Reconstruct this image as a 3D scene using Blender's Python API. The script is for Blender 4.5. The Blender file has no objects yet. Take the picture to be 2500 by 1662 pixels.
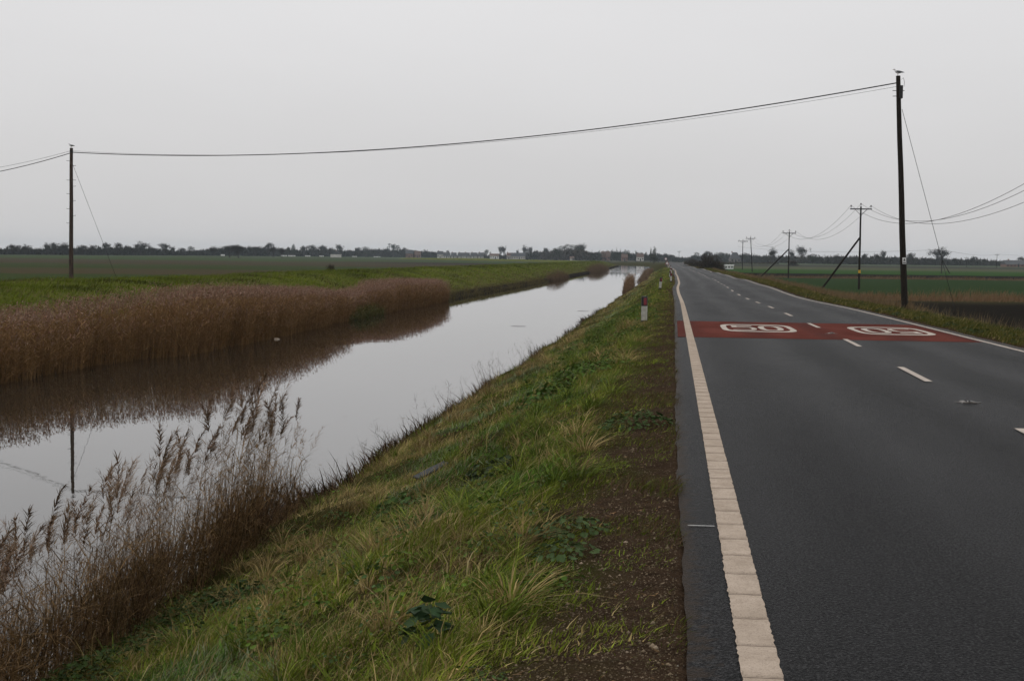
import bpy, math, random
import numpy as np
from mathutils import Vector, Matrix
R = math.radians
scene = bpy.context.scene
COL = scene.collection
PI = math.pi

# ------------------------------------------------------------------ camera
YAW, PITCH, ROLL = R(6.22), R(3.24), R(0.74)
cam_d = bpy.data.cameras.new('camera')
cam = bpy.data.objects.new('camera', cam_d)
COL.objects.link(cam)
cam_d.sensor_width = 36.0
cam_d.lens = 51.84
cam_d.clip_start = 0.1
cam_d.clip_end = 20000.0
cam.matrix_world = (Matrix.Translation((0, 0, 1.7)) @ Matrix.Rotation(YAW, 4, 'Z')
                    @ Matrix.Rotation(PI / 2 - PITCH, 4, 'X') @ Matrix.Rotation(ROLL, 4, 'Z'))
scene.camera = cam

# ------------------------------------------------------------------ world: overcast sky
SUN_EL, SUN_AZ = R(38), R(-60)
world = bpy.data.worlds.new('World')
scene.world = world
world.use_nodes = True
wn, wl = world.node_tree.nodes, world.node_tree.links
wn.clear()
w_out = wn.new('ShaderNodeOutputWorld')
w_bg = wn.new('ShaderNodeBackground')
w_bg.inputs['Strength'].default_value = 0.1
sky = wn.new('ShaderNodeTexSky')
sky.sky_type = 'NISHITA'
sky.sun_disc = False
sky.sun_elevation = SUN_EL
sky.sun_rotation = SUN_AZ
sky.air_density = 1.0
sky.dust_density = 4.0
hsv = wn.new('ShaderNodeHueSaturation')
hsv.inputs['Saturation'].default_value = 0.15
hsv.inputs['Value'].default_value = 0.6
tc = wn.new('ShaderNodeTexCoord')
sep = wn.new('ShaderNodeSeparateXYZ')
ramp = wn.new('ShaderNodeValToRGB')          # cloud deck: darker towards the horizon
cr = ramp.color_ramp
stops = [(0.0, (.650, .638, .640)), (0.05, (.670, .662, .664)), (0.11, (.725, .720, .726)), (0.2, (.80, .795, .805)),
         (0.4, (.86, .855, .865)), (1.0, (.90, .895, .905))]
cr.elements[0].position, cr.elements[0].color = stops[0][0], (*stops[0][1], 1)
cr.elements[1].position, cr.elements[1].color = stops[-1][0], (*stops[-1][1], 1)
for p_, c_ in stops[1:-1]:
    e_ = cr.elements.new(p_)
    e_.color = (*c_, 1)
mapn = wn.new('ShaderNodeMapping')
mapn.inputs['Scale'].default_value = (1.0, 1.0, 4.0)
cl = wn.new('ShaderNodeTexNoise')
cl.inputs['Scale'].default_value = 1.6
cl.inputs['Detail'].default_value = 5
clr = wn.new('ShaderNodeMapRange')
clr.inputs[1].default_value, clr.inputs[2].default_value = 0.3, 0.7
clr.inputs[3].default_value, clr.inputs[4].default_value = 9.4, 10.4
mul = wn.new('ShaderNodeVectorMath')
mul.operation = 'SCALE'
mix = wn.new('ShaderNodeMix')
mix.data_type = 'RGBA'
mix.inputs['Factor'].default_value = 0.93
wl.new(tc.outputs['Generated'], sep.inputs[0])
wl.new(sep.outputs['Z'], ramp.inputs[0])
wl.new(tc.outputs['Generated'], mapn.inputs[0])
wl.new(mapn.outputs[0], cl.inputs['Vector'])
wl.new(cl.outputs[0], clr.inputs[0])
wl.new(ramp.outputs[0], mul.inputs[0])
wl.new(clr.outputs[0], mul.inputs['Scale'])
wl.new(sky.outputs[0], hsv.inputs['Color'])
wl.new(hsv.outputs[0], mix.inputs['A'])
wl.new(mul.outputs[0], mix.inputs['B'])
wl.new(mix.outputs['Result'], w_bg.inputs['Color'])
wl.new(w_bg.outputs[0], w_out.inputs[0])

sun_d = bpy.data.lights.new('sun', 'SUN')
sun_d.energy = 0.5
sun_d.angle = R(25)
sun_d.color = (1.0, 0.95, 0.88)
sun = bpy.data.objects.new('sun', sun_d)
COL.objects.link(sun)
sd = Vector((math.sin(SUN_AZ) * math.cos(SUN_EL), math.cos(SUN_AZ) * math.cos(SUN_EL), math.sin(SUN_EL)))
sun.rotation_euler = sd.to_track_quat('Z', 'Y').to_euler()

scene.view_settings.view_transform = 'Standard'
scene.view_settings.look = 'None'
scene.view_settings.exposure = 0.0
scene.view_settings.gamma = 1.0
try:
    scene.cycles.use_denoising = True
    scene.cycles.max_bounces = 6
    scene.cycles.volume_bounces = 0
    scene.cycles.transparent_max_bounces = 8
    scene.cycles.use_adaptive_sampling = True
    scene.cycles.adaptive_threshold = 0.02
except Exception:
    pass

# ------------------------------------------------------------------ layout helpers
F_PX, CX = 3600.0, 1250.0
CT, ST = math.cos(R(6.26)), math.sin(R(6.26))


def hor(px):                      # height of the horizon in the photograph at a column
    return 628.0 + 0.013 * (px - 1250.0)


def place(px, d):                 # ground point at depth d seen in photo column px
    lat = (px - CX) / F_PX * d
    return lat * CT - d * ST, lat * ST + d * CT


def interp(x, pts):
    xs, ys = zip(*pts)
    return np.interp(x, xs, ys)


OFF_P = [(-100, 0), (230, 0), (300, -.25), (350, -.7), (460, -1.8), (600, -2.9), (720, -2.9), (850, 0), (1000, 7), (1300, 30), (2000, 60), (5000, 60)]
OFFR_P = [(-100, 0), (250, 0), (460, -1.8), (600, -3.4), (780, -7), (840, -13), (900, -40), (960, -90), (1040, -160), (5000, -160)]
ZR_P = [(-100, 0), (18, 0), (25, -.02), (34, -.05), (42, -.08), (51, -.11), (60, -.18), (70, -.25), (79, -.30), (110, -.30), (145, -.27),
        (193, -.34), (265, -.52), (326, -.50), (400, -.62), (460, -.58), (530, -.35), (600, -.2), (680, -.02), (720, 0), (760, -.1), (900, -1.0), (1100, -1.1), (5000, -1.2)]
_yy = np.arange(-100, 4600, 4.0)


def _smooth(P, k):
    v = interp(_yy, P)
    ker = np.ones(k) / k
    vp = np.concatenate([np.full(k, v[0]), v, np.full(k, v[-1])])
    return np.convolve(vp, ker, 'same')[k:-k]


_off, _offr, _zr = _smooth(OFF_P, 15), _smooth(OFFR_P, 15), _smooth(ZR_P, 5)
_off = _off + (.09 * np.sin(_yy / 21.0 + .6) + .05 * np.sin(_yy / 8.7)) * np.clip((_yy - 45) / 60, 0, 1) * np.clip((700 - _yy) / 200, 0, 1)
_zr = _zr + 0.05 * np.sin(_yy / 7.3) * np.clip((_yy - 40) / 80, 0, 1) + 0.07 * np.sin(_yy / 17.1 + 1) * np.clip((_yy - 60) / 100, 0, 1)


def off(y): return np.interp(y, _yy, _off)
def offr(y): return np.interp(y, _yy, _offr)
def zroad(y): return np.interp(y, _yy, _zr)


PROF = [(-4000, -1.3), (-46, -1.3), (-42, -1.15), (-38, -.25), (-35.5, -.08), (-32, -.06), (-29.5, -.22), (-23.2, -1.85), (-21.75, -2.12), (-21.5, -2.30), (-21.4, -2.66),
        (-20, -3.2), (-8, -3.4), (-6.3, -2.95), (-5.75, -2.52), (-5.45, -2.2), (-3.4, -1.32), (-1.5, -.34), (-.9, -.12), (-.3, -.04), (0.06, -.018), (.2, -.07),
        (7.0, -.07), (7.15, -.03), (7.4, -.03), (8.0, .03), (8.9, -.03), (9.9, -.35), (11.6, -1.15), (12.6, -1.3), (4000, -1.3)]


def nz(x, y, s, seed=0.0):        # cheap smooth value noise, about -1..1
    x = np.asarray(x) / s + seed * 3.1
    y = np.asarray(y) / s + seed * 7.7
    return (np.sin(x * 1.7 + 1.3 * np.sin(y * 1.1 + seed)) + np.sin(y * 1.9 + 1.7 * np.sin(x * 0.9 + 2 * seed))
            + np.sin((x + y) * 1.3 + 2.0 * np.sin((x - y) * 0.7))) / 3.0


def to_x(u, y):
    w = np.clip((-np.asarray(u) - 1.2) / 3.6, 0, 1)
    return u + w * offr(y) + (1 - w) * off(y)


def ground_z(u, y):
    u = np.asarray(u, float)
    y = np.asarray(y, float)
    z = interp(u, PROF)
    w = np.clip((u + 9) / 5.0, 0, 1) * np.clip((12.6 - u) / 2.0, 0, 1)
    z = z + w * zroad(y)
    bank = ((u > -5.7) & (u < -.9)).astype(float) * np.clip((-.9 - u), 0, 1) * np.clip((u + 5.7) * 2, 0, 1)
    z = z + bank * (0.09 * nz(u, y, .8, 1) + .13 * nz(u, y, 2.4, 2))
    fb = np.clip((-23 - u) / 2, 0, 1) * np.clip((u + 44) / 3, 0, 1)
    z = z + fb * (0.10 * nz(u, y, 2.0, 3) + .14 * nz(u, y, 6.5, 4))
    vr = np.clip((u - 7.5) / .5, 0, 1) * np.clip((12 - u), 0, 1)
    z = z + vr * 0.06 * nz(u, y, 1.4, 5)
    return z


def dpx(px): return float(np.interp(px, [0, 300, 640, 960, 1280, 1400, 1700, 1850, 2000, 2300, 2500], [830, 960, 1200, 1650, 1600, 1250, 1500, 1250, 1020, 1050, 1100]))
def flat_z(d): return -1.3 + .9 * float(np.clip((d - 500) / 600, 0, 1))


# wavy water line of the near bank
def shore(y): return -5.6 + .22 * nz(y, y * 0, 2.3, 6) + .25 * nz(y, y * 0, 7.0, 8)


# ------------------------------------------------------------------ mesh helpers
def link(o, parent=None):
    COL.objects.link(o)
    if parent is not None:
        o.parent = parent
    return o


def tag(o, label=None, cat=None, group=None, kind=None):
    if label: o['label'] = label
    if cat: o['category'] = cat
    if group: o['group'] = group
    if kind: o['kind'] = kind
    return o


def empty(name, loc=(0, 0, 0), rz=0.0):
    o = bpy.data.objects.new(name, None)
    o.empty_display_size = .2
    COL.objects.link(o)
    o.location = loc
    o.rotation_euler = (0, 0, rz)
    return o


def np_mesh(name, V, T, mat, parent=None, col=None, smooth=False, uattr=None, matidx=None):
    """V (n,3), T (m,k) index array"""
    V = np.asarray(V, np.float32)
    T = np.asarray(T, np.int32)
    k = T.shape[1]
    me = bpy.data.meshes.new(name)
    me.vertices.add(len(V))
    me.vertices.foreach_set('co', V.ravel())
    me.loops.add(T.size)
    me.loops.foreach_set('vertex_index', T.ravel())
    me.polygons.add(len(T))
    me.polygons.foreach_set('loop_start', np.arange(0, T.size, k, dtype=np.int32))
    me.polygons.foreach_set('loop_total', np.full(len(T), k, np.int32))
    mats = mat if isinstance(mat, (list, tuple)) else [mat]
    for m in mats:
        me.materials.append(m)
    if matidx is not None:
        me.polygons.foreach_set('material_index', np.asarray(matidx, np.int32))
    if smooth:
        me.polygons.foreach_set('use_smooth', np.ones(len(T), bool))
    me.update(calc_edges=True)
    if col is not None:
        a = me.color_attributes.new('tint', 'FLOAT_COLOR', 'POINT')
        c4 = np.ones((len(V), 4), np.float32)
        c4[:, :3] = col
        a.data.foreach_set('color', c4.ravel())
    if uattr is not None:
        a = me.attributes.new('u', 'FLOAT', 'POINT')
        a.data.foreach_set('value', np.asarray(uattr, np.float32).ravel())
    o = bpy.data.objects.new(name, me)
    return link(o, parent)


class MB:
    """collects simple shapes into ONE mesh"""
    def __init__(s): s.V, s.F = [], []

    def add(s, V, Fc):
        b = len(s.V)
        s.V += [tuple(v) for v in V]
        s.F += [tuple(i + b for i in f) for f in Fc]
        return s

    def box(s, c, d, rot=None):
        hx, hy, hz = d[0] / 2, d[1] / 2, d[2] / 2
        P = [Vector((x, y, z)) for z in (-hz, hz) for y in (-hy, hy) for x in (-hx, hx)]
        if rot is not None: P = [rot @ p for p in P]
        P = [p + Vector(c) for p in P]
        return s.add(P, [(0, 2, 3, 1), (4, 5, 7, 6), (0, 1, 5, 4), (2, 6, 7, 3), (0, 4, 6, 2), (1, 3, 7, 5)])

    def tube(s, pts, rad, n=8, caps=True):
        pts = [Vector(p) for p in pts]
        if not isinstance(rad, (list, tuple)): rad = [rad] * len(pts)
        V, Fc = [], []
        up = None
        for i, p in enumerate(pts):
            t = (pts[min(i + 1, len(pts) - 1)] - pts[max(i - 1, 0)]).normalized()
            ref = Vector((0, 0, 1)) if abs(t.z) < .95 else Vector((1, 0, 0))
            a = t.cross(ref).normalized()
            if up is not None and a.dot(up) < 0: a = -a
            up = a
            b = t.cross(a)
            for k in range(n):
                an = 2 * PI * k / n
                V.append(p + (a * math.cos(an) + b * math.sin(an)) * rad[i])
        for i in range(len(pts) - 1):
            for k in range(n):
                k2 = (k + 1) % n
                Fc.append((i * n + k, i * n + k2, (i + 1) * n + k2, (i + 1) * n + k))
        if caps:
            Fc.append(tuple(range(n - 1, -1, -1)))
            Fc.append(tuple((len(pts) - 1) * n + k for k in range(n)))
        return s.add(V, Fc)

    def ball(s, c, r, n=10, m=6):
        r = (r, r, r) if not isinstance(r, (list, tuple)) else r
        V, Fc = [], []
        for i in range(m + 1):
            th = PI * i / m
            for k in range(n):
                an = 2 * PI * k / n
                V.append((c[0] + r[0] * math.sin(th) * math.cos(an), c[1] + r[1] * math.sin(th) * math.sin(an), c[2] + r[2] * math.cos(th)))
        for i in range(m):
            for k in range(n):
                k2 = (k + 1) % n
                Fc.append((i * n + k, (i + 1) * n + k, (i + 1) * n + k2, i * n + k2))
        return s.add(V, Fc)

    def prism(s, poly, y0, y1):           # poly in x,z, extruded along y
        n = len(poly)
        V = [(x, y0, z) for x, z in poly] + [(x, y1, z) for x, z in poly]
        Fc = [tuple(range(n)), tuple(range(2 * n - 1, n - 1, -1))]
        Fc += [(i, i + n, (i + 1) % n + n, (i + 1) % n) for i in range(n)]
        return s.add(V, Fc)

    def build(s, name, mat, parent=None, smooth=False):
        me = bpy.data.meshes.new(name)
        me.from_pydata(s.V, [], s.F)
        me.materials.append(mat)
        if smooth:
            for p in me.polygons: p.use_smooth = True
        me.update()
        return link(bpy.data.objects.new(name, me), parent)


def copy_tree(o, parent=None):
    c = o.copy()
    COL.objects.link(c)
    c.parent = parent
    for ch in list(o.children):
        copy_tree(ch, c)
    return c


# ------------------------------------------------------------------ materials
def new_mat(name):
    m = bpy.data.materials.new(name)
    m.use_nodes = True
    nt = m.node_tree
    b = nt.nodes['Principled BSDF']
    return m, nt.nodes, nt.links, b


def noise(N, L, scale, detail=4, vec=None, rough=.55, sc=None):
    t = N.new('ShaderNodeTexNoise')
    t.inputs['Scale'].default_value = scale
    t.inputs['Detail'].default_value = detail
    t.inputs['Roughness'].default_value = rough
    if vec is not None:
        if sc is not None:
            mp = N.new('ShaderNodeMapping')
            mp.inputs['Scale'].default_value = sc
            L.new(vec, mp.inputs[0])
            vec = mp.outputs[0]
        L.new(vec, t.inputs['Vector'])
    return t.outputs[0]


def rng(N, L, v, a, b, c=0.0, d=1.0):
    t = N.new('ShaderNodeMapRange')
    t.inputs[1].default_value, t.inputs[2].default_value = a, b
    t.inputs[3].default_value, t.inputs[4].default_value = c, d
    L.new(v, t.inputs[0])
    return t.outputs[0]


def mixc(N, L, f, a, b):
    t = N.new('ShaderNodeMix')
    t.data_type = 'RGBA'
    for s, v in (('Factor', f), ('A', a), ('B', b)):
        i = t.inputs[s] if s != 'Factor' else t.inputs[0]
        if s == 'A': i = t.inputs[6]
        if s == 'B': i = t.inputs[7]
        if isinstance(v, (int, float)): i.default_value = v
        elif isinstance(v, tuple): i.default_value = (*v, 1)
        else: L.new(v, i)
    return t.outputs[2]


def mth(N, L, op, a, b=None):
    t = N.new('ShaderNodeMath')
    t.operation = op
    for i, v in enumerate((a, b)):
        if v is None: continue
        if isinstance(v, (int, float)): t.inputs[i].default_value = v
        else: L.new(v, t.inputs[i])
    return t.outputs[0]


def bump(N, L, b, h, strength=.5, dist=.02):
    t = N.new('ShaderNodeBump')
    t.inputs['Strength'].default_value = strength
    t.inputs['Distance'].default_value = dist
    L.new(h, t.inputs['Height'])
    L.new(t.outputs[0], b.inputs['Normal'])


def rampn(N, L, v, pts, mode='LINEAR'):
    t = N.new('ShaderNodeValToRGB')
    t.color_ramp.interpolation = mode
    el = t.color_ramp.elements
    el[0].position, el[0].color = pts[0][0], (*pts[0][1], 1)
    el[1].position, el[1].color = pts[-1][0], (*pts[-1][1], 1)
    for p, c in pts[1:-1]:
        e = el.new(p)
        e.color = (*c, 1)
    L.new(v, t.inputs[0])
    return t.outputs[0]


def simple(name, c1, c2=None, rough=.8, scale=8.0, spec=.3, bmp=0.0, metal=0.0, sc=None):
    m, N, L, b = new_mat(name)
    b.inputs['Roughness'].default_value = rough
    b.inputs['Specular IOR Level'].default_value = spec
    b.inputs['Metallic'].default_value = metal
    g = N.new('ShaderNodeTexCoord')
    n = noise(N, L, scale, 5, g.outputs['Object'], sc=sc)
    L.new(mixc(N, L, rng(N, L, n, .35, .65), c1, c2 or tuple(v * .6 for v in c1)), b.inputs['Base Color'])
    if bmp: bump(N, L, b, n, bmp, .02)
    return m


def plant_mat(name, gain=1.0, trans=.15, rough=.6, spec=.06):
    """colour of each leaf or stem comes from the mesh attribute 'tint'"""
    m, N, L, b = new_mat(name)
    a = N.new('ShaderNodeAttribute')
    a.attribute_name = 'tint'
    g = N.new('ShaderNodeNewGeometry')
    n = noise(N, L, 3.0, 3, g.outputs['Position'])
    c = mixc(N, L, rng(N, L, n, .3, .7, 0, .35), a.outputs['Color'], (.070 * gain, .060 * gain, .012 * gain))
    L.new(c, b.inputs['Base Color'])
    b.inputs['Roughness'].default_value = rough
    b.inputs['Specular IOR Level'].default_value = spec
    if trans:
        tr = N.new('ShaderNodeBsdfTranslucent')
        L.new(c, tr.inputs[0])
        mx = N.new('ShaderNodeMixShader')
        mx.inputs[0].default_value = trans
        out = N['Material Output'] if 'Material Output' in N else N.new('ShaderNodeOutputMaterial')
        L.new(b.outputs[0], mx.inputs[1])
        L.new(tr.outputs[0], mx.inputs[2])
        L.new(mx.outputs[0], out.inputs[0])
    return m


M = {}
M['plant'] = plant_mat('leaf_and_blade')
M['reed'] = plant_mat('dry_reed', trans=.1, rough=.7, spec=.04)
M['twig'] = plant_mat('twig', trans=0, rough=.9, spec=0)
M['bark'] = simple('bark', (.06, .05, .042), (.03, .026, .022), .9, 20, .1, .6)
M['pole_wood'] = simple('creosoted_wood', (.030, .023, .018), (.012, .010, .008), .85, 5, .15, .5, sc=(6, 6, .5))
M['pole_wood_red'] = simple('weathered_pole_wood', (.085, .062, .050), (.028, .020, .017), .85, 5, .15, .5, sc=(6, 6, .5))
M['stay_wood'] = simple('stay_wood', (.045, .036, .030), (.020, .016, .013), .85, 5, .15, .5, sc=(6, 6, .5))
M['black_metal'] = simple('black_metal', (.02, .02, .021), None, .5, 12, .4)
M['wire'] = simple('wire', (.03, .03, .03), None, .6, 3, .3)
M['ceramic'] = simple('insulator_ceramic', (.05, .035, .03), None, .25, 8, .6)
M['gull_white'] = simple('white_feather', (.75, .75, .74), (.6, .6, .6), .8, 20)
M['gull_grey'] = simple('grey_feather', (.16, .17, .185), (.10, .105, .115), .8, 20)
M['beak'] = simple('beak', (.35, .16, .05), None, .5, 20)
M['post_white'] = simple('post_white_plastic', (.48, .47, .42), (.30, .29, .25), .5, 9, .4)
M['post_black'] = simple('post_black_plastic', (.018, .016, .016), None, .5, 9, .4)
M['red_reflector'] = simple('red_reflector', (.23, .015, .025), (.14, .008, .015), .25, 60, .8)
M['sign_red'] = simple('sign_red', (.30, .02, .02), None, .4, 30, .5)
M['sign_white'] = simple('sign_white', (.75, .75, .74), (.65, .65, .64), .4, 6, .5)
M['sign_back'] = simple('grey_sign_metal', (.20, .20, .20), None, .5, 6, .5, metal=.4)
M['yellow'] = simple('yellow_plate', (.60, .36, .02), (.45, .26, .02), .5, 12, .4)
M['pale_wall'] = simple('pale_render_wall', (.62, .60, .56), (.50, .48, .45), .8, .6)
M['white_wall'] = simple('white_painted_wall', (.78, .78, .76), (.66, .66, .64), .7, .5)
M['grey_wall'] = simple('grey_wall', (.20, .19, .18), (.15, .14, .13), .9, .6, 0)
M['brick_wall'] = simple('brick_wall', (.22, .13, .10), (.17, .10, .08), .85, 2)
M['slate'] = simple('slate_roof', (.075, .08, .085), (.05, .053, .057), .7, 1.5)
M['tile'] = simple('tile_roof', (.13, .085, .065), (.09, .06, .05), .8, 1.5)
M['glass'] = simple('window_glass', (.03, .035, .04), None, .1, 2, .8)
M['iron'] = simple('stud_iron', (.22, .20, .18), (.10, .09, .08), .55, 30, .4, .4, metal=.4)
M['reflector_glass'] = simple('stud_glass', (.7, .7, .68), None, .1, 30, .9)
M['rubber'] = simple('stud_rubber', (.02, .02, .02), None, .7, 30)
M['swan'] = simple('swan_white', (.8, .8, .78), None, .7, 8)
M['plank'] = simple('weathered_plank', (.055, .06, .062), (.03, .032, .033), .7, 14, .3, .4, sc=(1, 8, 8))
M['stone'] = simple('stones', (.26, .20, .14), (.10, .075, .055), .85, 3.0, .2)
M['litter'] = simple('pale_litter', (.75, .55, .35), (.6, .5, .4), .5, 8, .4)

# asphalt
m, N, L, b = new_mat('asphalt')
g = N.new('ShaderNodeNewGeometry')
P = g.outputs['Position']
fine = noise(N, L, 62, 4, P, .85)
vor = N.new('ShaderNodeTexVoronoi')
vor.inputs['Scale'].default_value = 75
L.new(P, vor.inputs['Vector'])
big = noise(N, L, .55, 4, P, .55, sc=(1.6, .22, 1))
mid = noise(N, L, 1.6, 5, P, .6, sc=(1.0, .5, 1))
uat = N.new('ShaderNodeAttribute'); uat.attribute_name = 'u'
trk = mth(N, L, 'SINE', mth(N, L, 'MULTIPLY', uat.outputs['Fac'], 3.9))
co = noise(N, L, 17, 4, P, .9)
base = mixc(N, L, rng(N, L, big, .35, .65), (.006, .006, .0066), (.011, .011, .012))
base = mixc(N, L, rng(N, L, mid, .4, .8, 0, .35), base, (.013, .013, .0135))
base = mixc(N, L, rng(N, L, trk, -.2, 1, 0, .35), base, (.016, .016, .017))
base = mixc(N, L, rng(N, L, uat.outputs['Fac'], .45, .12, 0, .7), base, (.012, .012, .013))
base = mixc(N, L, rng(N, L, fine, .50, .66, 0, .9), base, (.11, .11, .11))
base = mixc(N, L, rng(N, L, fine, .5, .36, 0, .95), base, (.003, .003, .003))
co = noise(N, L, 17, 4, P, .9)
base = mixc(N, L, rng(N, L, co, .54, .64, 0, .8), base, (.060, .060, .061))
base = mixc(N, L, rng(N, L, co, .47, .38, 0, .75), base, (.004, .004, .004))
dn = noise(N, L, 7.0, 6, P, .75)
de = mth(N, L, 'ADD', uat.outputs['Fac'], rng(N, L, dn, .3, .7, -.10, .10))
base = mixc(N, L, rng(N, L, de, .19, .11, 0, .8), base, (.045, .032, .022))
base = mixc(N, L, rng(N, L, de, 6.95, 7.1, 0, .7), base, (.045, .036, .027))
L.new(base, b.inputs['Base Color'])
b.inputs['IOR'].default_value = 1.16
b.inputs['Specular IOR Level'].default_value = .058
rgh = mth(N, L, 'ADD', rng(N, L, co, .35, .65, .33, .44), rng(N, L, big, .35, .65, .02, -.015))
rgh = mth(N, L, 'ADD', rgh, rng(N, L, trk, -1, 1, .018, -.018))
L.new(rgh, b.inputs['Roughness'])
bump(N, L, b, mth(N, L, 'ADD', fine, mth(N, L, 'ADD', vor.outputs[0], co)), .9, .010)
M['asphalt'] = m

# red surfacing
m, N, L, b = new_mat('red_surfacing')
g = N.new('ShaderNodeNewGeometry'); P = g.outputs['Position']
fine = noise(N, L, 95, 4, P, .8)
big = noise(N, L, .9, 5, P, .6, sc=(1, .35, 1))
base = mixc(N, L, rng(N, L, big, .3, .7), (.090, .030, .024), (.155, .052, .042))
base = mixc(N, L, rng(N, L, fine, .5, .8, 0, .5), base, (.24, .10, .08))
base = mixc(N, L, rng(N, L, fine, .5, .3, 0, .7), base, (.03, .012, .01))
ur = N.new('ShaderNodeAttribute'); ur.attribute_name = 'u'
tk = mth(N, L, 'SINE', mth(N, L, 'MULTIPLY', ur.outputs['Fac'], 3.9))
base = mixc(N, L, mth(N, L, 'MULTIPLY', rng(N, L, tk, .0, 1, 0, .55), rng(N, L, big, .35, .6)), base, (.050, .030, .028))
L.new(base, b.inputs['Base Color']); b.inputs['Roughness'].default_value = .5
b.inputs['IOR'].default_value = 1.12
b.inputs['Specular IOR Level'].default_value = .0
bump(N, L, b, fine, .5, .005)
M['red'] = m

# road paint
def paint(name, c1, c2, ribs=False, wear=.0):
    m, N, L, b = new_mat(name)
    g = N.new('ShaderNodeNewGeometry'); P = g.outputs['Position']
    fine = noise(N, L, 110, 3, P, .75)
    n2 = noise(N, L, 4.0, 5, P, .7)
    base = mixc(N, L, rng(N, L, n2, .35, .68), c1, c2)
    base = mixc(N, L, rng(N, L, fine, .5, .28, 0, .75), base, tuple(v * .42 for v in c2))
    if wear:
        n3 = noise(N, L, 9.0, 6, P, .8)
        base = mixc(N, L, rng(N, L, n3, .60, .68, 0, wear), base, (.08, .07, .065))
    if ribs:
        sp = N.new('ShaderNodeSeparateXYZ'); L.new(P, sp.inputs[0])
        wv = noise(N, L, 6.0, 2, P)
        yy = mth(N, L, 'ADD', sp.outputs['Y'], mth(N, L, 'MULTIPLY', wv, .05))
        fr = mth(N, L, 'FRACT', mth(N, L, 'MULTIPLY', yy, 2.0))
        dk = mth(N, L, 'LESS_THAN', fr, .038)  # thin dark line at each rib: its shadow line, put into the paint colour
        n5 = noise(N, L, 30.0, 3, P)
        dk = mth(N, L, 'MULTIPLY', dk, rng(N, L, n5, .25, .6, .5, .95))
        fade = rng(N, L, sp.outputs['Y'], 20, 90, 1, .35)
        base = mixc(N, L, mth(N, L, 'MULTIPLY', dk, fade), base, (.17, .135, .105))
    L.new(base, b.inputs['Base Color'])
    b.inputs['Roughness'].default_value = .6
    b.inputs['IOR'].default_value = 1.12
    b.inputs['Specular IOR Level'].default_value = .1
    bump(N, L, b, fine, .4, .004)
    return m


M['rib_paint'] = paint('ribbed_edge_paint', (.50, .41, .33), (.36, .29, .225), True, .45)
M['paint'] = paint('road_paint', (.56, .49, .43), (.40, .35, .30), False, .6)
M['thin_paint'] = paint('surveyor_paint', (.5, .5, .48), (.3, .3, .3), False, .8)

# banks and verges
m, N, L, b = new_mat('bank_earth')
g = N.new('ShaderNodeNewGeometry'); P = g.outputs['Position']
ua = N.new('ShaderNodeAttribute'); ua.attribute_name = 'u'; U = ua.outputs['Fac']
n1 = noise(N, L, .7, 6, P, .6)
n2 = noise(N, L, 6.0, 6, P, .7)
n3 = noise(N, L, 55.0, 4, P, .8)
vo = N.new('ShaderNodeTexVoronoi'); vo.inputs['Scale'].default_value = 38; L.new(P, vo.inputs['Vector'])
thatch = mixc(N, L, rng(N, L, n2, .35, .65), (.032, .036, .010), (.055, .045, .018))
soil = mixc(N, L, rng(N, L, n2, .35, .65), (.062, .040, .025), (.028, .018, .012))
peb = mixc(N, L, rng(N, L, vo.outputs[0], .25, .05, 0, .7), soil, (.17, .12, .08))
peb = mixc(N, L, rng(N, L, n3, .5, .75, 0, .6), peb, (.14, .105, .075))
Uw = mth(N, L, 'ADD', U, rng(N, L, n1, .3, .7, -.45, .45))
col = mixc(N, L, rng(N, L, Uw, -.85, -.4), thatch, peb)
green = mixc(N, L, rng(N, L, n1, .35, .65), (.080, .115, .012), (.130, .135, .026))
green = mixc(N, L, rng(N, L, n2, .4, .7, 0, .7), green, (.135, .115, .045))
green = mixc(N, L, rng(N, L, noise(N, L, .35, 5, P, .7), .54, .62, 0, .75), green, (.030, .042, .010))
mud = mixc(N, L, rng(N, L, n2, .35, .65), (.012, .010, .008), (.032, .025, .018))
colb = mixc(N, L, rng(N, L, mth(N, L, 'ADD', U, rng(N, L, n2, .3, .7, -.25, .25)), -22.7, -22.45), green, mud)
col = mixc(N, L, rng(N, L, U, -19, -18), colb, col)
colr = mixc(N, L, rng(N, L, mth(N, L, 'ADD', U, rng(N, L, n1, .3, .7, -.3, .3)), 7.4, 7.75), peb, thatch)
colr = mixc(N, L, rng(N, L, U, 9.6, 10.6), colr, (.085, .065, .040))
col = mixc(N, L, rng(N, L, U, 6.0, 6.2), col, colr)
L.new(col, b.inputs['Base Color'])
b.inputs['Roughness'].default_value = .95
b.inputs['Specular IOR Level'].default_value = 0
bump(N, L, b, mth(N, L, 'ADD', n2, mth(N, L, 'ADD', n3, vo.outputs[0])), .8, .03)
M['bank'] = m


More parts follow.
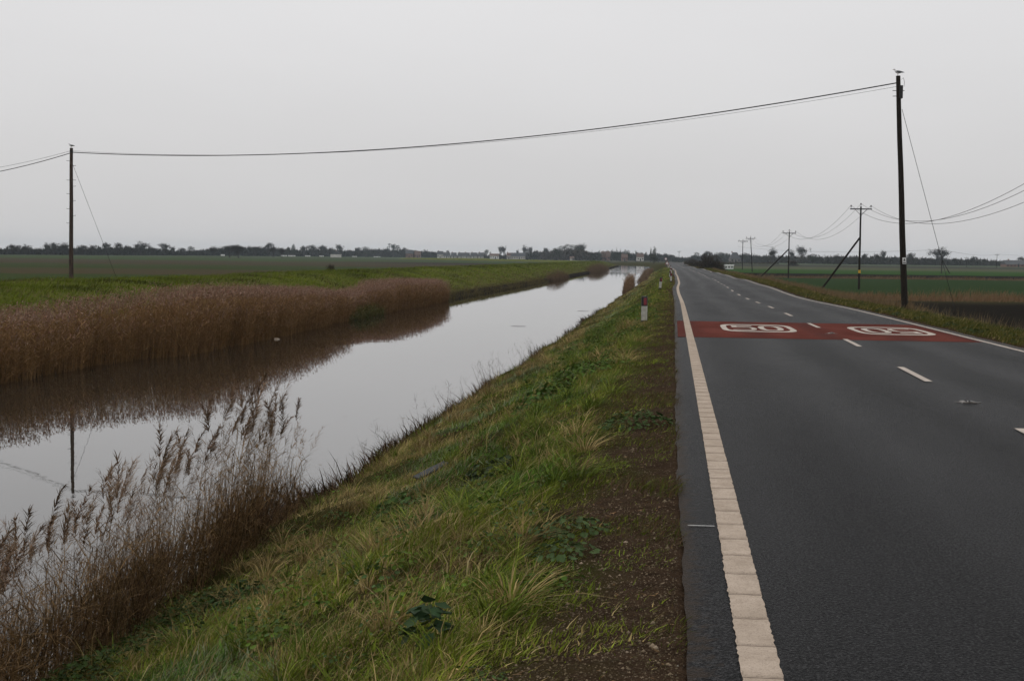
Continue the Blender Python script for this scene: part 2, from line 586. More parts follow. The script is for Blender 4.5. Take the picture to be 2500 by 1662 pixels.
def field_mat(name, pts, mode, dark_strip=False):
    m, N, L, b = new_mat(name)
    g = N.new('ShaderNodeNewGeometry'); P = g.outputs['Position']
    dp = N.new('ShaderNodeVectorMath'); dp.operation = 'DOT_PRODUCT'
    dp.inputs[1].default_value = (-ST, CT, 0)
    L.new(P, dp.inputs[0])
    la = N.new('ShaderNodeVectorMath'); la.operation = 'DOT_PRODUCT'
    la.inputs[1].default_value = (CT, ST, 0)
    L.new(P, la.inputs[0])
    D = dp.outputs['Value']
    nw = noise(N, L, .012, 4, P)
    n1 = noise(N, L, .15, 7, P, .65)
    n2 = noise(N, L, 1.6, 6, P, .75)
    Dn = mth(N, L, 'MULTIPLY_ADD' if False else 'ADD', D, mth(N, L, 'MULTIPLY', mth(N, L, 'MULTIPLY', rng(N, L, n1, .3, .7, -1, 1), .07 if dark_strip else .02), D))
    Dn = mth(N, L, 'ADD', Dn, mth(N, L, 'MULTIPLY', mth(N, L, 'MULTIPLY', rng(N, L, nw, .3, .7, -1, 1), .10 if dark_strip else .02), D))
    c = rampn(N, L, mth(N, L, 'DIVIDE', Dn, 1500.0), [(p / 1500.0, q) for p, q in pts], mode)
    if dark_strip:
        s1 = mth(N, L, 'MULTIPLY', rng(N, L, D, 520, 540), rng(N, L, D, 640, 610))
        s1 = mth(N, L, 'MULTIPLY', s1, rng(N, L, la.outputs['Value'], -70, -40))
        c = mixc(N, L, s1, c, (.040, .034, .036))
    c = mixc(N, L, rng(N, L, n2, .42, .62, 0, .40 if dark_strip else .25), c, (.075, .070, .042) if dark_strip else (.030, .032, .020))
    c = mixc(N, L, rng(N, L, n1, .45, .7, 0, .35 if dark_strip else .12), c, (.085, .066, .045) if dark_strip else (.05, .045, .03))
    L.new(c, b.inputs['Base Color'])
    b.inputs['Roughness'].default_value = .95
    b.inputs['Specular IOR Level'].default_value = 0
    bump(N, L, b, n2, .8, .15)
    return m


M['field_left'] = field_mat('left_fields', [(0, (.034, .058, .018)), (195, (.034, .058, .018)), (212, (.066, .050, .032)), (262, (.060, .052, .030)), (280, (.034, .056, .020)),
                                           (352, (.040, .062, .026)), (375, (.062, .050, .036)), (560, (.064, .056, .040)), (600, (.046, .080, .034)), (740, (.048, .078, .036)), (800, (.055, .07, .045)), (1500, (.07, .10, .06))], 'LINEAR', True)
M['field_right'] = field_mat('right_fields', [(0, (.016, .0135, .012)), (108, (.016, .0135, .012)), (116, (.060, .052, .026)), (124, (.055, .056, .024)), (130, (.030, .052, .022)), (250, (.032, .054, .024)),
                                             (258, (.075, .055, .036)), (276, (.055, .040, .030)), (284, (.018, .015, .015)), (340, (.018, .015, .015)), (350, (.036, .080, .022)), (480, (.045, .085, .03)), (540, (.095, .098, .062)),
                                             (660, (.085, .085, .058)), (700, (.05, .052, .044)), (860, (.055, .056, .046)), (900, (.09, .11, .07)), (1500, (.07, .09, .06))], 'LINEAR')

# water
m, N, L, b = new_mat('canal_water')
g = N.new('ShaderNodeNewGeometry'); P = g.outputs['Position']
sp = N.new('ShaderNodeSeparateXYZ'); L.new(P, sp.inputs[0])
n1 = noise(N, L, .9, 3, P, .5, sc=(1, .7, 1))
n2 = noise(N, L, 5.0, 3, P, .5)
n3 = noise(N, L, 1.3, 4, P, .6)
far = rng(N, L, mth(N, L, 'ADD', sp.outputs['Y'], rng(N, L, n1, .3, .7, -8, 8)), 425, 445)
h = mth(N, L, 'ADD', n1, mth(N, L, 'MULTIPLY', n2, .12))
h = mth(N, L, 'ADD', h, mth(N, L, 'MULTIPLY', mth(N, L, 'MULTIPLY', far, n3), 5))
b.inputs['Base Color'].default_value = (.024, .021, .016, 1)
b.inputs['Roughness'].default_value = .012
b.inputs['IOR'].default_value = 1.45
b.inputs['Specular IOR Level'].default_value = .5
bump(N, L, b, h, .04, .035)
M['water'] = m

# ------------------------------------------------------------------ ground sheet
rows = [-60.0]
while rows[-1] < 4000:
    y = rows[-1]
    rows.append(y + (1.0 if y < 0 else .4 if y < 30 else .4 + (y - 30) * .017))
rows = np.array(rows)
ucols = np.unique(np.concatenate([
    -np.geomspace(46, 4000, 26), np.arange(-46, -21, .8), [-21.7, -21.35, -20.6], np.arange(-20, -6.5, 2.2), np.arange(-6.4, 0, .2),
    [p[0] for p in PROF], np.arange(7.0, 12.7, .4), np.geomspace(13, 4000, 26)]))
UU, YY = np.meshgrid(ucols, rows)
shift = (shore(YY) + 5.6) * np.clip(1 - np.abs(UU + 5.6) / 1.6, 0, 1)
ZZ = ground_z(UU, YY)
DD_ = -UU * ST + YY * CT
ZZ = ZZ + .9 * np.clip((DD_ - 500) / 600, 0, 1) * np.where(UU < 0, np.clip((-46 - UU) / 40, 0, 1), np.clip((UU - 13) / 40, 0, 1))
XX = to_x(UU, YY) + shift
nr, nc = UU.shape
idx = np.arange(nr * nc).reshape(nr, nc)
quads = np.stack([idx[:-1, :-1], idx[:-1, 1:], idx[1:, 1:], idx[1:, :-1]], -1).reshape(-1, 4)
uc = ((UU[:-1, :-1] + UU[:-1, 1:]) / 2).reshape(-1)
mi = np.where(uc < -41, 1, np.where(uc > 11.9, 2, 0))
o = np_mesh('ground', np.stack([XX, YY, ZZ], -1).reshape(-1, 3), quads, [M['bank'], M['field_left'], M['field_right']], smooth=True, uattr=UU.ravel(), matidx=mi)
tag(o, 'flat fenland with grassy banks, verges and green and ploughed fields', kind='structure')


def strip(name, u0, u1, y0, y1, dz, mat, parent=None, du=None, step=None, use=off, zf=None, uattr=True):
    r = [y0]
    while r[-1] < y1:
        st = step or (.5 if r[-1] < 60 else .5 + (r[-1] - 60) * .015)
        r.append(min(y1, r[-1] + st))
    r = np.array(r)
    c = np.linspace(u0, u1, (du or 1) + 1)
    A, B = np.meshgrid(c, r)
    Z = (zroad(B) if zf is None else zf(B)) + dz
    n_, m_ = A.shape
    ii = np.arange(n_ * m_).reshape(n_, m_)
    q = np.stack([ii[:-1, :-1], ii[:-1, 1:], ii[1:, 1:], ii[1:, :-1]], -1).reshape(-1, 4)
    return np_mesh(name, np.stack([A + use(B), B, Z], -1).reshape(-1, 3), q, mat, parent, smooth=True, uattr=A.ravel() if uattr else None)


water = strip('water', -21.9, -4.9, -60, 1090, -2.48, M['water'], du=4, step=4.0, use=offr, zf=lambda y: y * 0, uattr=False)
tag(water, 'still grey water of the straight drain reflecting the overcast sky', kind='structure')

# ------------------------------------------------------------------ road
XL, XC, XRR = .392, 3.70, 6.90
rs = random.Random(4)
r = [-60.0]
while r[-1] < 1500:
    r.append(r[-1] + (.12 if 2 < r[-1] < 25 else .5 if r[-1] < 80 else .5 + (r[-1] - 80) * .015))
r = np.array(r)
c = np.array([0.10, .3, 1, 2, 3, 4, 5, 6, 6.8, 7.2])
A, B = np.meshgrid(c, r)
jag = (.008 * nz(B, B * 0, .16, 3) + .012 * nz(B, B * 0, .5, 4) + .018 * nz(B, B * 0, 2.7, 5))
A2 = A + np.where(A < .11, jag - .05 * np.clip((B - 6) / 8, 0, 1), 0) + np.where(A > 7.1, jag * 3, 0)
Z = zroad(B) + np.where(A < .11, -.012, 0)
ii = np.arange(A.size).reshape(A.shape)
q = np.stack([ii[:-1, :-1], ii[:-1, 1:], ii[1:, 1:], ii[1:, :-1]], -1).reshape(-1, 4)
road = np_mesh('road', np.stack([A2 + off(B), B, Z], -1).reshape(-1, 3), q, M['asphalt'], smooth=True, uattr=A.ravel())
tag(road, 'dark two-lane asphalt road running straight beside the drain', kind='structure')


def edge_poly(name, u0, u1, y0, y1, dz, mat, step=.1, jitter=.006, seed=1, ribs=False):
    rr = [y0]
    while rr[-1] < y1:
        y = rr[-1]
        rr.append(min(y1, y + (step if y < 30 else step * 2.5 if y < 90 else .5 + (y - 90) * .015)))
    rr = np.array(rr)
    rng_ = np.random.default_rng(seed)
    L_ = u0 + rng_.normal(0, jitter, len(rr)) + off(rr)
    R_ = u1 + rng_.normal(0, jitter, len(rr)) + off(rr)
    z = zroad(rr) + dz
    V = np.concatenate([np.stack([L_, rr, z], -1), np.stack([R_, rr, z], -1)])
    n = len(rr)
    a = np.arange(n - 1)
    return np_mesh(name, V, np.stack([a, a + n, a + n + 1, a + 1], -1), mat, road)


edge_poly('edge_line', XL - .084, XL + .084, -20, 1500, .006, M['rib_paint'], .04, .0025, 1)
edge_poly('edge_line', XRR - .05, XRR + .05, -20, 1500, .005, M['paint'], .2, .003, 2)
# raised ribs across the left edge line
mb = MB()
for k in range(4, 130):
    y = k * .5
    zz = float(zroad(y)) + .006
    w = .078
    mb.add([(XL - w, y + .005, zz + .001), (XL + w, y + .005, zz + .001), (XL + w, y + .018, zz + .006), (XL - w, y + .018, zz + .006),
            (XL + w, y + .05, zz + .006), (XL - w, y + .05, zz + .006), (XL + w, y + .09, zz + .001), (XL - w, y + .09, zz + .001)],
           [(0, 1, 2, 3), (3, 2, 4, 5), (5, 4, 6, 7)])
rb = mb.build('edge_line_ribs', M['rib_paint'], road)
rb['kind'] = 'stuff'

def xc(y): return float(np.interp(y, [10, 15.6, 24.6, 33.6, 200], [3.50, 3.57, 3.71, 3.84, 3.85]))


# centre dashes: far ends photographed at 15.6, 24.6, 33.6 m ... (3 m mark, 6 m gap)
y = 15.6
k = 0
while y < 560:
    y0, y1 = y - 3.0, y
    mb = MB()
    n = 6
    for i in range(n):
        a, b2 = y0 + (y1 - y0) * i / n, y0 + (y1 - y0) * (i + 1) / n
        mb.add([(xc(a) - .055 + off(a), a, zroad(a) + .011), (xc(a) + .055 + off(a), a, zroad(a) + .011), (xc(b2) + .055 + off(b2), b2, zroad(b2) + .011), (xc(b2) - .055 + off(b2), b2, zroad(b2) + .011)], [(0, 1, 2, 3)])
    mb.build('centre_dash', M['paint'], road)
    y += 9.0
    k += 1

# red surfacing band and the two speed roundels
rb_ = strip('red_surface', .12, 6.80, 33.4, 42.9, .003, M['red'], road, du=6, step=.3)


def lay(poly, cx, cy, flip, dz, name, parent):
    """poly: list of (outer quads) in local metres -> laid on road"""
    mb = MB()
    for qd in poly:
        pts = []
        for (a, b_) in qd:
            if name == 'digit': a, b_ = a * 1.14, b_ * 1.16
            if flip: a, b_ = -a, -b_
            X, Y = cx + a, cy + b_
            pts.append((X + float(off(Y)), Y, float(zroad(Y)) + dz))
        mb.add(pts, [tuple(range(len(pts)))])
    return mb.build(name, M['paint'], parent)


def roundel(cx, cy, flip):
    qs = []
    n = 72
    def sup(t, a, b_, p=4.4):
        ct, st_ = math.cos(t), math.sin(t)
        return (a * math.copysign(abs(ct) ** (2 / p), ct), b_ * math.copysign(abs(st_) ** (2 / p), st_))
    for i in range(n):
        t0, t1 = 2 * PI * i / n, 2 * PI * (i + 1) / n
        qs.append([sup(t0, .93, 2.25), sup(t1, .93, 2.25), sup(t1, .785, 1.82), sup(t0, .785, 1.82)])
    ro = lay(qs, cx, cy, flip, .010, 'speed_roundel', road)
    # digit 5 : tall strokes
    def bar(x0, x1, y0, y1): return [(x0, y0), (x1, y0), (x1, y1), (x0, y1)]
    five = [bar(-.56, -.08, .88, 1.18), bar(-.56, -.44, .18, .88), bar(-.44, -.18, .18, .44)]
    for i in range(10):
        t0, t1 = PI / 2 - PI * i / 10, PI / 2 - PI * (i + 1) / 10
        def e(t, rx, ry): return (-.20 + rx * math.cos(t), -.37 + ry * math.sin(t))
        five.append([e(t0, .17, .81), e(t1, .17, .81), e(t1, .05, .55), e(t0, .05, .55)])
    five.append(bar(-.58, -.20, -1.18, -.92))
    lay(five, cx, cy, flip, .010, 'digit', ro)
    zero = []
    for i in range(24):
        t0, t1 = 2 * PI * i / 24, 2 * PI * (i + 1) / 24
        a0, a1 = sup(t0, .27, 1.18, 2.8), sup(t1, .27, 1.18, 2.8)
        b0, b1 = sup(t0, .14, .93, 2.8), sup(t1, .14, .93, 2.8)
        zero.append([(a0[0] + .30, a0[1]), (a1[0] + .30, a1[1]), (b1[0] + .30, b1[1]), (b0[0] + .30, b0[1])])
    lay(zero, cx, cy, flip, .010, 'digit', ro)


roundel(2.18, 38.7, False)
roundel(5.50, 38.4, True)
# small painted tick across the margin
strip('paint_tick', .12, .29, 9.41, 9.435, .004, M['thin_paint'], road, du=1, step=.1, uattr=False)


def stud(y, label):
    t = empty('road_stud', (xc(y) + float(off(y)), y, float(zroad(y))))
    tag(t, label, 'road stud', 'road studs in the centre line')
    mb = MB()
    prof = [(-.09, .002), (-.075, .014), (-.05, .018), (.05, .018), (.075, .014), (.09, .002)]
    mb.prism(prof, -.11, .11)
    mb.box((-.115, 0, .004), (.07, .05, .005)).box((.115, 0, .004), (.07, .05, .005))
    mb.build('housing', M['iron'], t)
    MB().box((0, -.01, .024), (.07, .12, .016)).build('rubber_pad', M['rubber'], t)
    for sx in (-.02, .02): MB().ball((sx, -.073, .025), .009, 8, 5).build('glass_lens', M['reflector_glass'], t)


stud(18.5, 'metal road stud on plain asphalt, nearer of the two in the centre line')
stud(36.4, 'road stud set in the red surfacing between the two speed roundels')

# ------------------------------------------------------------------ plant generators (numpy)
def ribbons(P0, DIR, LEN, W, BEND, SIDE=None, segs=2, rg=None):
    """curved tapering blades. P0 (n,3) root, DIR (n,3) unit start direction, BEND (n,3) displacement of the tip"""
    n = len(P0)
    if SIDE is None:
        an = rg.uniform(0, 2 * PI, n)
        SIDE = np.stack([np.cos(an), np.sin(an), np.zeros(n)], -1)
    V = []
    for i in range(segs + 1):
        t = i / segs
        c = P0 + DIR * (LEN * t)[:, None] + BEND * (t * t)
        w = (W * (1 - t ** 1.5) * .5)[:, None]
        if i < segs:
            V += [c - SIDE * w, c + SIDE * w]
        else:
            V.append(c)
    k = len(V)
    V = np.stack(V, 1).reshape(-1, 3)
    tri = []
    for i in range(segs - 1):
        a = 2 * i
        tri += [(a, a + 1, a + 3), (a, a + 3, a + 2)]
    a = 2 * (segs - 1)
    tri.append((a, a + 1, a + 2))
    T = (np.array(tri)[None] + (np.arange(n) * k)[:, None, None]).reshape(-1, 3)
    return V, T, k


class Plants:
    def __init__(s): s.V, s.T, s.C, s.n = [], [], [], 0

    def add(s, V, T, C):
        s.V.append(V); s.T.append(T + s.n); s.C.append(C); s.n += len(V)

    def ribbons(s, P0, DIR, LEN, W, BEND, C, **k):
        V, T, kk = ribbons(P0, DIR, LEN, W, BEND, **k)
        s.add(V, T, np.repeat(C, kk, 0))

    def build(s, name, mat, parent=None):
        return np_mesh(name, np.concatenate(s.V), np.concatenate(s.T), mat, parent, col=np.concatenate(s.C))


def unit(v): return v / np.linalg.norm(v, axis=-1, keepdims=True)


def lerpc(a, b, t): return np.asarray(a)[None] * (1 - t[:, None]) + np.asarray(b)[None] * t[:, None]


def sample_band(rg, n, u0, u1, d0, d1, p=1.0):
    """points with density falling off as distance**-(1+p)"""
    t = rg.uniform(0, 1, n)
    y = (d0 ** -p + t * (d1 ** -p - d0 ** -p)) ** (-1 / p) if p else d0 * (d1 / d0) ** t
    return rg.uniform(u0, u1, n), y


def grass(rg, n, u0, u1, d0, d1, p, hmin, hmax, wbase, colfn, keep=None, bend=.5, wind=(.35, -.1), grow=.0015):
    u, y = sample_band(rg, n, u0, u1, d0, d1, p)
    if keep is not None:
        k = keep(u, y, rg)
        u, y = u[k], y[k]
    n = len(u)
    z = ground_z(u, y)
    P = np.stack([to_x(u, y), y, z - .02], -1)
    H = rg.uniform(hmin, hmax, n) * (1 + .5 * nz(u, y, .6, 9)) * np.clip(1 + y * grow * 2, 1, 2.2)
    d = np.stack([rg.normal(wind[0], .35, n), rg.normal(wind[1], .35, n), np.full(n, 1.0)], -1)
    d = unit(d)
    b = np.stack([rg.normal(wind[0], .5, n), rg.normal(wind[1], .5, n), -rg.uniform(.1, .9, n)], -1) * (H * bend)[:, None]
    W = wbase * rg.lognormal(0, .45, n) * (1 + y * grow * 8)
    return P, d, H, W, b, colfn(u, y, rg, n), u, y


STRAW = (.56, .44, .20)
STRAW2 = (.32, .23, .090)
G1 = (.100, .150, .015)
G2 = (.240, .280, .034)
G3 = (.070, .140, .026)
DARKG = (.028, .052, .020)


def bank_col(u, y, rg, n):
    t = nz(u, y, 1.3, 11) * .6 + nz(u, y, .5, 12) * .4 + rg.normal(0, .3, n)
    c = lerpc(G1, G2, np.clip(.5 + t * .5, 0, 1))
    c2 = lerpc(c[0] * 0 + np.array(G3), c[0] * 0 + np.array(G2), rg.uniform(0, 1, n))
    c = np.where((nz(u, y, 2.2, 13) > .25)[:, None], c2, c)
    # straw share rises towards the water and in patches
    sshare = .18 + .62 * np.clip((-u - 2.6) / 2.2, 0, 1) * np.clip((y - 12) / 10, .3, 1) + .30 * nz(u, y, 1.7, 14)
    st = rg.uniform(0, 1, n) < sshare
    c = np.where(st[:, None], lerpc(STRAW2, STRAW, rg.uniform(0, 1, n)), c)
    lum = 1 + .38 * nz(u, y, .33, 17) + .30 * nz(u, y, 1.1, 18)
    brown = (nz(u, y, .75, 19) > .5) & (rg.uniform(0, 1, n) < .65)
    c = np.where(brown[:, None], lerpc((.07, .048, .024), (.20, .14, .065), rg.uniform(0, 1, n)), c)
    cool = nz(u, y, 1.4, 20) > .35
    c = np.where(cool[:, None], c * np.array([.62, .92, 1.25]), c)
    return c * (rg.uniform(.35, 1.6, n) * np.clip(lum, .35, 1.7))[:, None]


def keep_bank(u, y, rg):
    s = shore(y)
    k = u > s + .12
    soil = u + .30 * nz(u, y, .8, 15) + .2 * nz(u, y, .3, 16)
    edge = np.interp(y, [0, 6, 12, 20, 40], [-.62, -.54, -.42, -.26, -.08])
    pr = np.clip((edge - soil) / .25, 0.03 + .4 * (nz(u, y, .45, 23) > .42), 1)
    return k & (rg.uniform(0, 1, len(u)) < pr)


rg = np.random.default_rng(7)
# ---- near bank grass
pl = Plants()
for (n, d0, d1, p, h0, h1, w) in ((190000, 5, 26, .9, .07, .20, .0066), (120000, 22, 90, .9, .08, .20, .006), (60000, 70, 420, .6, .10, .24, .008)):
    P_, D_, H_, W_, B_, C_, u, y = grass(rg, n, -5.75, 0.0, d0, d1, p, h0, h1, w, bank_col, keep_bank)
    H_ = H_ * np.where(u > -.9, .45, 1.0)
    B_ = B_ * np.where(u > -.9, .45, 1.0)[:, None]
    pl.ribbons(P_, D_, H_, W_, B_, C_, rg=rg, segs=2)
P_, D_, H_, W_, B_, C_, u, y = grass(rg, 24000, -1.2, .04, 5, 30, .9, .015, .05, .004, lambda u, y, r_, n: lerpc((.060, .055, .014), (.10, .085, .025), r_.uniform(0, 1, n)), lambda u, y, r_: nz(u, y, .5, 24) > .1)
pl.ribbons(P_, D_, H_, W_, B_, C_, rg=rg, segs=2)
P_, D_, H_, W_, B_, C_, u, y = grass(rg, 80000, -1.1, .08, 6, 160, .6, .03, .10, .006, lambda u, y, r_, n: np.where((r_.uniform(0, 1, n) < .45)[:, None], lerpc((.05, .075, .012), (.11, .12, .02), r_.uniform(0, 1, n)), lerpc((.06, .038, .022), (.15, .095, .05), r_.uniform(0, 1, n))), lambda u, y, r_: (nz(u, y, .7, 25) + r_.normal(0, .2, len(u)) > -.15 + .9 * np.clip((13 - y) / 6, 0, 1)))
pl.ribbons(P_, D_, H_, W_, B_, C_, rg=rg, segs=2)
# tussocks: radiating clumps of longer blades
nt_ = 620
tu = rg.uniform(-5.3, -.7, nt_); ty = 5.2 * (60 / 5.2) ** rg.uniform(0, 1, nt_)
kb = 70
U_ = np.repeat(tu, kb); Y_ = np.repeat(ty, kb); sc_ = np.repeat(rg.uniform(.6, 1.5, nt_) * (1 + ty * .012), kb)
an = rg.uniform(0, 2 * PI, nt_ * kb); rr_ = rg.uniform(0, .07, nt_ * kb) * sc_
U2 = U_ + rr_ * np.cos(an); Y2 = Y_ + rr_ * np.sin(an)
P0 = np.stack([to_x(U2, Y2), Y2, ground_z(U2, Y2) - .02], -1)
out = np.stack([np.cos(an), np.sin(an), an * 0], -1)
Hh = rg.uniform(.12, .30, nt_ * kb) * sc_
D0 = unit(out * rg.uniform(.1, .9, (nt_ * kb, 1)) + np.array([.12, 0, 1.0]))
B0 = (out * .7 + np.array([.2, 0, -.7])) * (Hh * rg.uniform(.3, .9, nt_ * kb))[:, None]
cA = np.where((rg.uniform(0, 1, nt_) < .34 + .4 * np.clip((-tu - 2.8) / 1.5, 0, 1))[:, None], lerpc((.20, .14, .055), (.46, .34, .15), rg.uniform(0, 1, nt_)), lerpc((.070, .120, .014), (.22, .27, .036), rg.uniform(0, 1, nt_)))
CC = np.repeat(cA, kb, 0) * rg.uniform(.45, 1.35, (nt_ * kb, 1))
pl.ribbons(P0, D0, Hh, .006 * sc_ * rg.uniform(.6, 1.5, nt_ * kb), B0, CC, rg=rg, segs=3)
# straw seed stalks and arched dead blades
n = 12000
P_, D_, H_, W_, B_, C_, u, y = grass(rg, n, -5.7, -1.0, 5, 40, .9, .18, .42, .0045, lambda u, y, r_, n: lerpc(STRAW2, (.44, .35, .18), r_.uniform(0, 1, n)), keep_bank, bend=.9)
pl.ribbons(P_, D_, H_, W_, B_, C_, rg=rg, segs=4)
o = pl.build('bank_grass', M['plant'])
tag(o, 'rough green and straw grass covering the near bank beside the road', 'grass', kind='stuff')

# ---- broad-leaved weeds
def leaf_rosettes(pl, rg, cen, rad, nleaf, size, col, up=.25):
    """cen (3,), domed clump of lobed leaves"""
    n = nleaf
    a = rg.uniform(0, 2 * PI, n)
    rr = rad * np.sqrt(rg.uniform(0, 1, n))
    c = np.stack([cen[0] + rr * np.cos(a), cen[1] + rr * np.sin(a), cen[2] + up * (1 - (rr / rad) ** 2) * rg.uniform(.35, 1, n)], -1)
    nrm = unit(np.stack([np.cos(a) * .6 * rr / rad + rg.normal(0, .35, n), np.sin(a) * .6 * rr / rad + rg.normal(0, .35, n), np.ones(n)], -1))
    e1 = unit(np.cross(nrm, np.stack([np.sin(a), -np.cos(a), rg.normal(0, .3, n)], -1)))
    e2 = np.cross(nrm, e1)
    s = size * rg.uniform(.55, 1.3, n)
    K = 10
    V = [c - nrm * (s * .18)[:, None]]
    for k in range(K):
        th = 2 * PI * k / K
        rk = s * (1.0 if k % 2 == 0 else .74) * rg.uniform(.85, 1.1, n)
        lift = rg.uniform(-.12, .22, n) * s
        V.append(c + e1 * (rk * math.cos(th))[:, None] + e2 * (rk * .85 * math.sin(th))[:, None] + nrm * lift[:, None])
    V = np.stack(V, 1)
    tri = np.array([(0, 1 + k, 1 + (k + 1) % K) for k in range(K)])
    T = (tri[None] + (np.arange(n) * (K + 1))[:, None, None]).reshape(-1, 3)
    C = np.asarray(col)[None] * rg.uniform(.6, 1.45, n)[:, None]
    C = np.repeat(C, K + 1, 0).reshape(n, K + 1, 3)
    C[:, 0] *= 1.25
    pl.add(V.reshape(-1, 3), T, C.reshape(-1, 3))


def at_bank(px, py):
    """where the ray through a photo pixel meets the near bank; gives u, y"""
    yh = hor(px)
    d = np.linspace(4, 400, 8000)
    lat = (px - CX) / F_PX * d
    X, Y = lat * CT - d * ST, lat * ST + d * CT
    Zr = 1.7 - (py - yh) / F_PX * d
    uu = X - off(Y)
    k = np.argmax(Zr < ground_z(uu, Y))
    return float(uu[k]), float(Y[k])


# large individual weeds that stand out in the photograph
WEEDS = [  # px, py, radius, leaf size, leaves, height, colour, label
    (1345, 985, .60, .040, 330, .30, (.052, .100, .020), 'large leafy weed clump at the middle of the bank, below the first marker post'),
    (1420, 930, .60, .036, 330, .28, (.062, .115, .020), 'green leafy weed clump just above and right of the largest bank clump'),
    (1560, 1045, .40, .032, 190, .16, (.045, .080, .026), 'low dark leafy weed spreading on the gravel shoulder level with the reed tops'),
    (985, 1260, .42, .045, 170, .22, (.036, .085, .022), 'glossy dark green broad-leaved weed near the black cut stems at the water edge'),
    (1400, 1310, .28, .026, 130, .09, (.055, .092, .034), 'grey-green mallow weed creeping over the gravel, upper of the two on the shoulder'),
    (1385, 1370, .22, .024, 90, .07, (.055, .092, .036), 'grey-green mallow weed creeping over the gravel, lower of the two on the shoulder'),
    (580, 1490, .36, .036, 200, .22, (.026, .060, .018), 'dark green bramble clump against the foot of the near reeds'),
    (1215, 1170, .42, .040, 130, .20, (.030, .052, .026), 'dull green bramble patch in the middle of the grass, right of the grey plank'),
    (1060, 1600, .16, .05, 34, .24, (.028, .058, .026), 'upright dark dock leaves in the long grass at the bottom of the bank'),
]
for (px, py, rad, ls, nl, hh, colr_, lab) in WEEDS:
    u, y = at_bank(px, py)
    pw = Plants()
    leaf_rosettes(pw, rg, (0, 0, 0), rad, nl, ls, colr_, hh)
    st = 14
    a = rg.uniform(0, 2 * PI, st)
    P0 = np.stack([np.cos(a) * .03, np.sin(a) * .03, np.full(st, -.08)], -1)
    D0 = unit(np.stack([np.cos(a), np.sin(a), np.full(st, 1.2)], -1))
    pw.ribbons(P0, D0, rg.uniform(.3, .8, st) * rad + hh * .5, np.full(st, .006), np.zeros((st, 3)), np.tile([[.05, .05, .02]], (st, 1)), rg=rg, segs=2)
    o = pw.build('weed_foliage', M['plant'])
    o.location = (u + float(off(y)), y, float(ground_z(u, y)) + .03)
    slope = math.atan(.5) if u < -1.3 else .1
    o.rotation_euler = (0, -slope * .8, 0)
    tag(o, lab, 'weed')

# scattered small weeds: ground cover
pl = Plants()
for i in range(520):
    u = rg.uniform(-5.3, -.4)
    y = 5.5 * (90 / 5.5) ** rg.uniform(0, 1)
    if nz(u, y, 1.6, 21) < -.05 and rg.uniform() < .8: continue
    if u > -.95 and rg.uniform() < .8: continue
    sc_ = rg.uniform(.6, 1.3)
    c_ = [(.048, .092, .014), (.075, .130, .018), (.055, .095, .030)][rg.integers(0, 3)]
    leaf_rosettes(pl, rg, (u + float(off(y)), y, float(ground_z(u, y)) + .02), .20 * sc_, int(40 * sc_), .017 * sc_ * (1 + y * .01), c_, .13 * sc_ if u < -.9 else .05)
# band of ivy and nettles along the middle of the bank further out
for i in range(200):
    u = rg.uniform(-3.4, -.7)
    y = rg.uniform(25, 75)
    if nz(u, y, 3.5, 22) < .1: continue
    leaf_rosettes(pl, rg, (u, y, float(ground_z(u, y))), .35, 60, .036, (.060, .105, .016), .20)
o = pl.build('bank_weeds', M['plant'])
tag(o, 'small leafy weeds and nettles scattered through the bank grass', 'weeds', kind='stuff')

# ---- gravel, stones and dead leaves on the shoulder
def pebbles(rg, n, u0, u1, d0, d1, size, colA, colB, keepf=None):
    u, y = sample_band(rg, n, u0, u1, d0, d1, 1.0)
    if keepf is not None:
        k = keepf(u, y); u, y = u[k], y[k]
    n = len(u)
    c = np.stack([to_x(u, y), y, ground_z(u, y)], -1)
    s = size * rg.lognormal(0, .45, n)
    base = np.array([(1, 0, 0), (0, 1, 0), (-1, 0, 0), (0, -1, 0), (0, 0, .8), (0, 0, -.5)], float)
    V = c[:, None] + base[None] * s[:, None, None] * rg.uniform(.6, 1.25, (n, 6, 1))
    tri = np.array([(0, 1, 4), (1, 2, 4), (2, 3, 4), (3, 0, 4), (1, 0, 5), (2, 1, 5), (3, 2, 5), (0, 3, 5)])
    T = (tri[None] + (np.arange(n) * 6)[:, None, None]).reshape(-1, 3)
    C = np.repeat(lerpc(colA, colB, rg.uniform(0, 1, n) ** 2), 6, 0)
    return V.reshape(-1, 3), T, C


pl = Plants()
kf = lambda u, y: (u + .2 * nz(u, y, .8, 15)) > np.interp(y, [0, 6, 12, 20, 60], [-.85, -.80, -.70, -.6, -.4])
pl.add(*pebbles(rg, 30000, -1.3, .05, 4.5, 40, .0042, (.060, .045, .032), (.30, .23, .16), kf))
pl.add(*pebbles(rg, 420, -1.2, .0, 4.5, 30, .008, (.10, .075, .05), (.38, .30, .22), kf))
pl.add(*pebbles(rg, 160, .0, .30, 4.5, 20, .004, (.10, .09, .08), (.3, .27, .22), None))
o = pl.build('gravel', M['twig'])
tag(o, 'brown gravel and small stones along the edge of the tarmac', 'gravel', kind='stuff')
pl = Plants()
n = 700
u, y = sample_band(rg, n, -1.4, .02, 4.5, 30, 1.0)
c = np.stack([u, y, ground_z(u, y) + .006], -1)
a = rg.uniform(0, 2 * PI, n)
D_ = unit(np.stack([np.cos(a), np.sin(a), rg.uniform(0, .5, n)], -1))
pl.ribbons(c, D_, rg.uniform(.015, .05, n), rg.uniform(.008, .022, n), rg.normal(0, .006, (n, 3)), lerpc((.10, .06, .03), (.30, .17, .08), rg.uniform(0, 1, n)), rg=rg, segs=3)
o = pl.build('dead_leaves', M['plant'])
tag(o, 'small dead leaves lying on the gravel shoulder', 'leaves', kind='stuff')

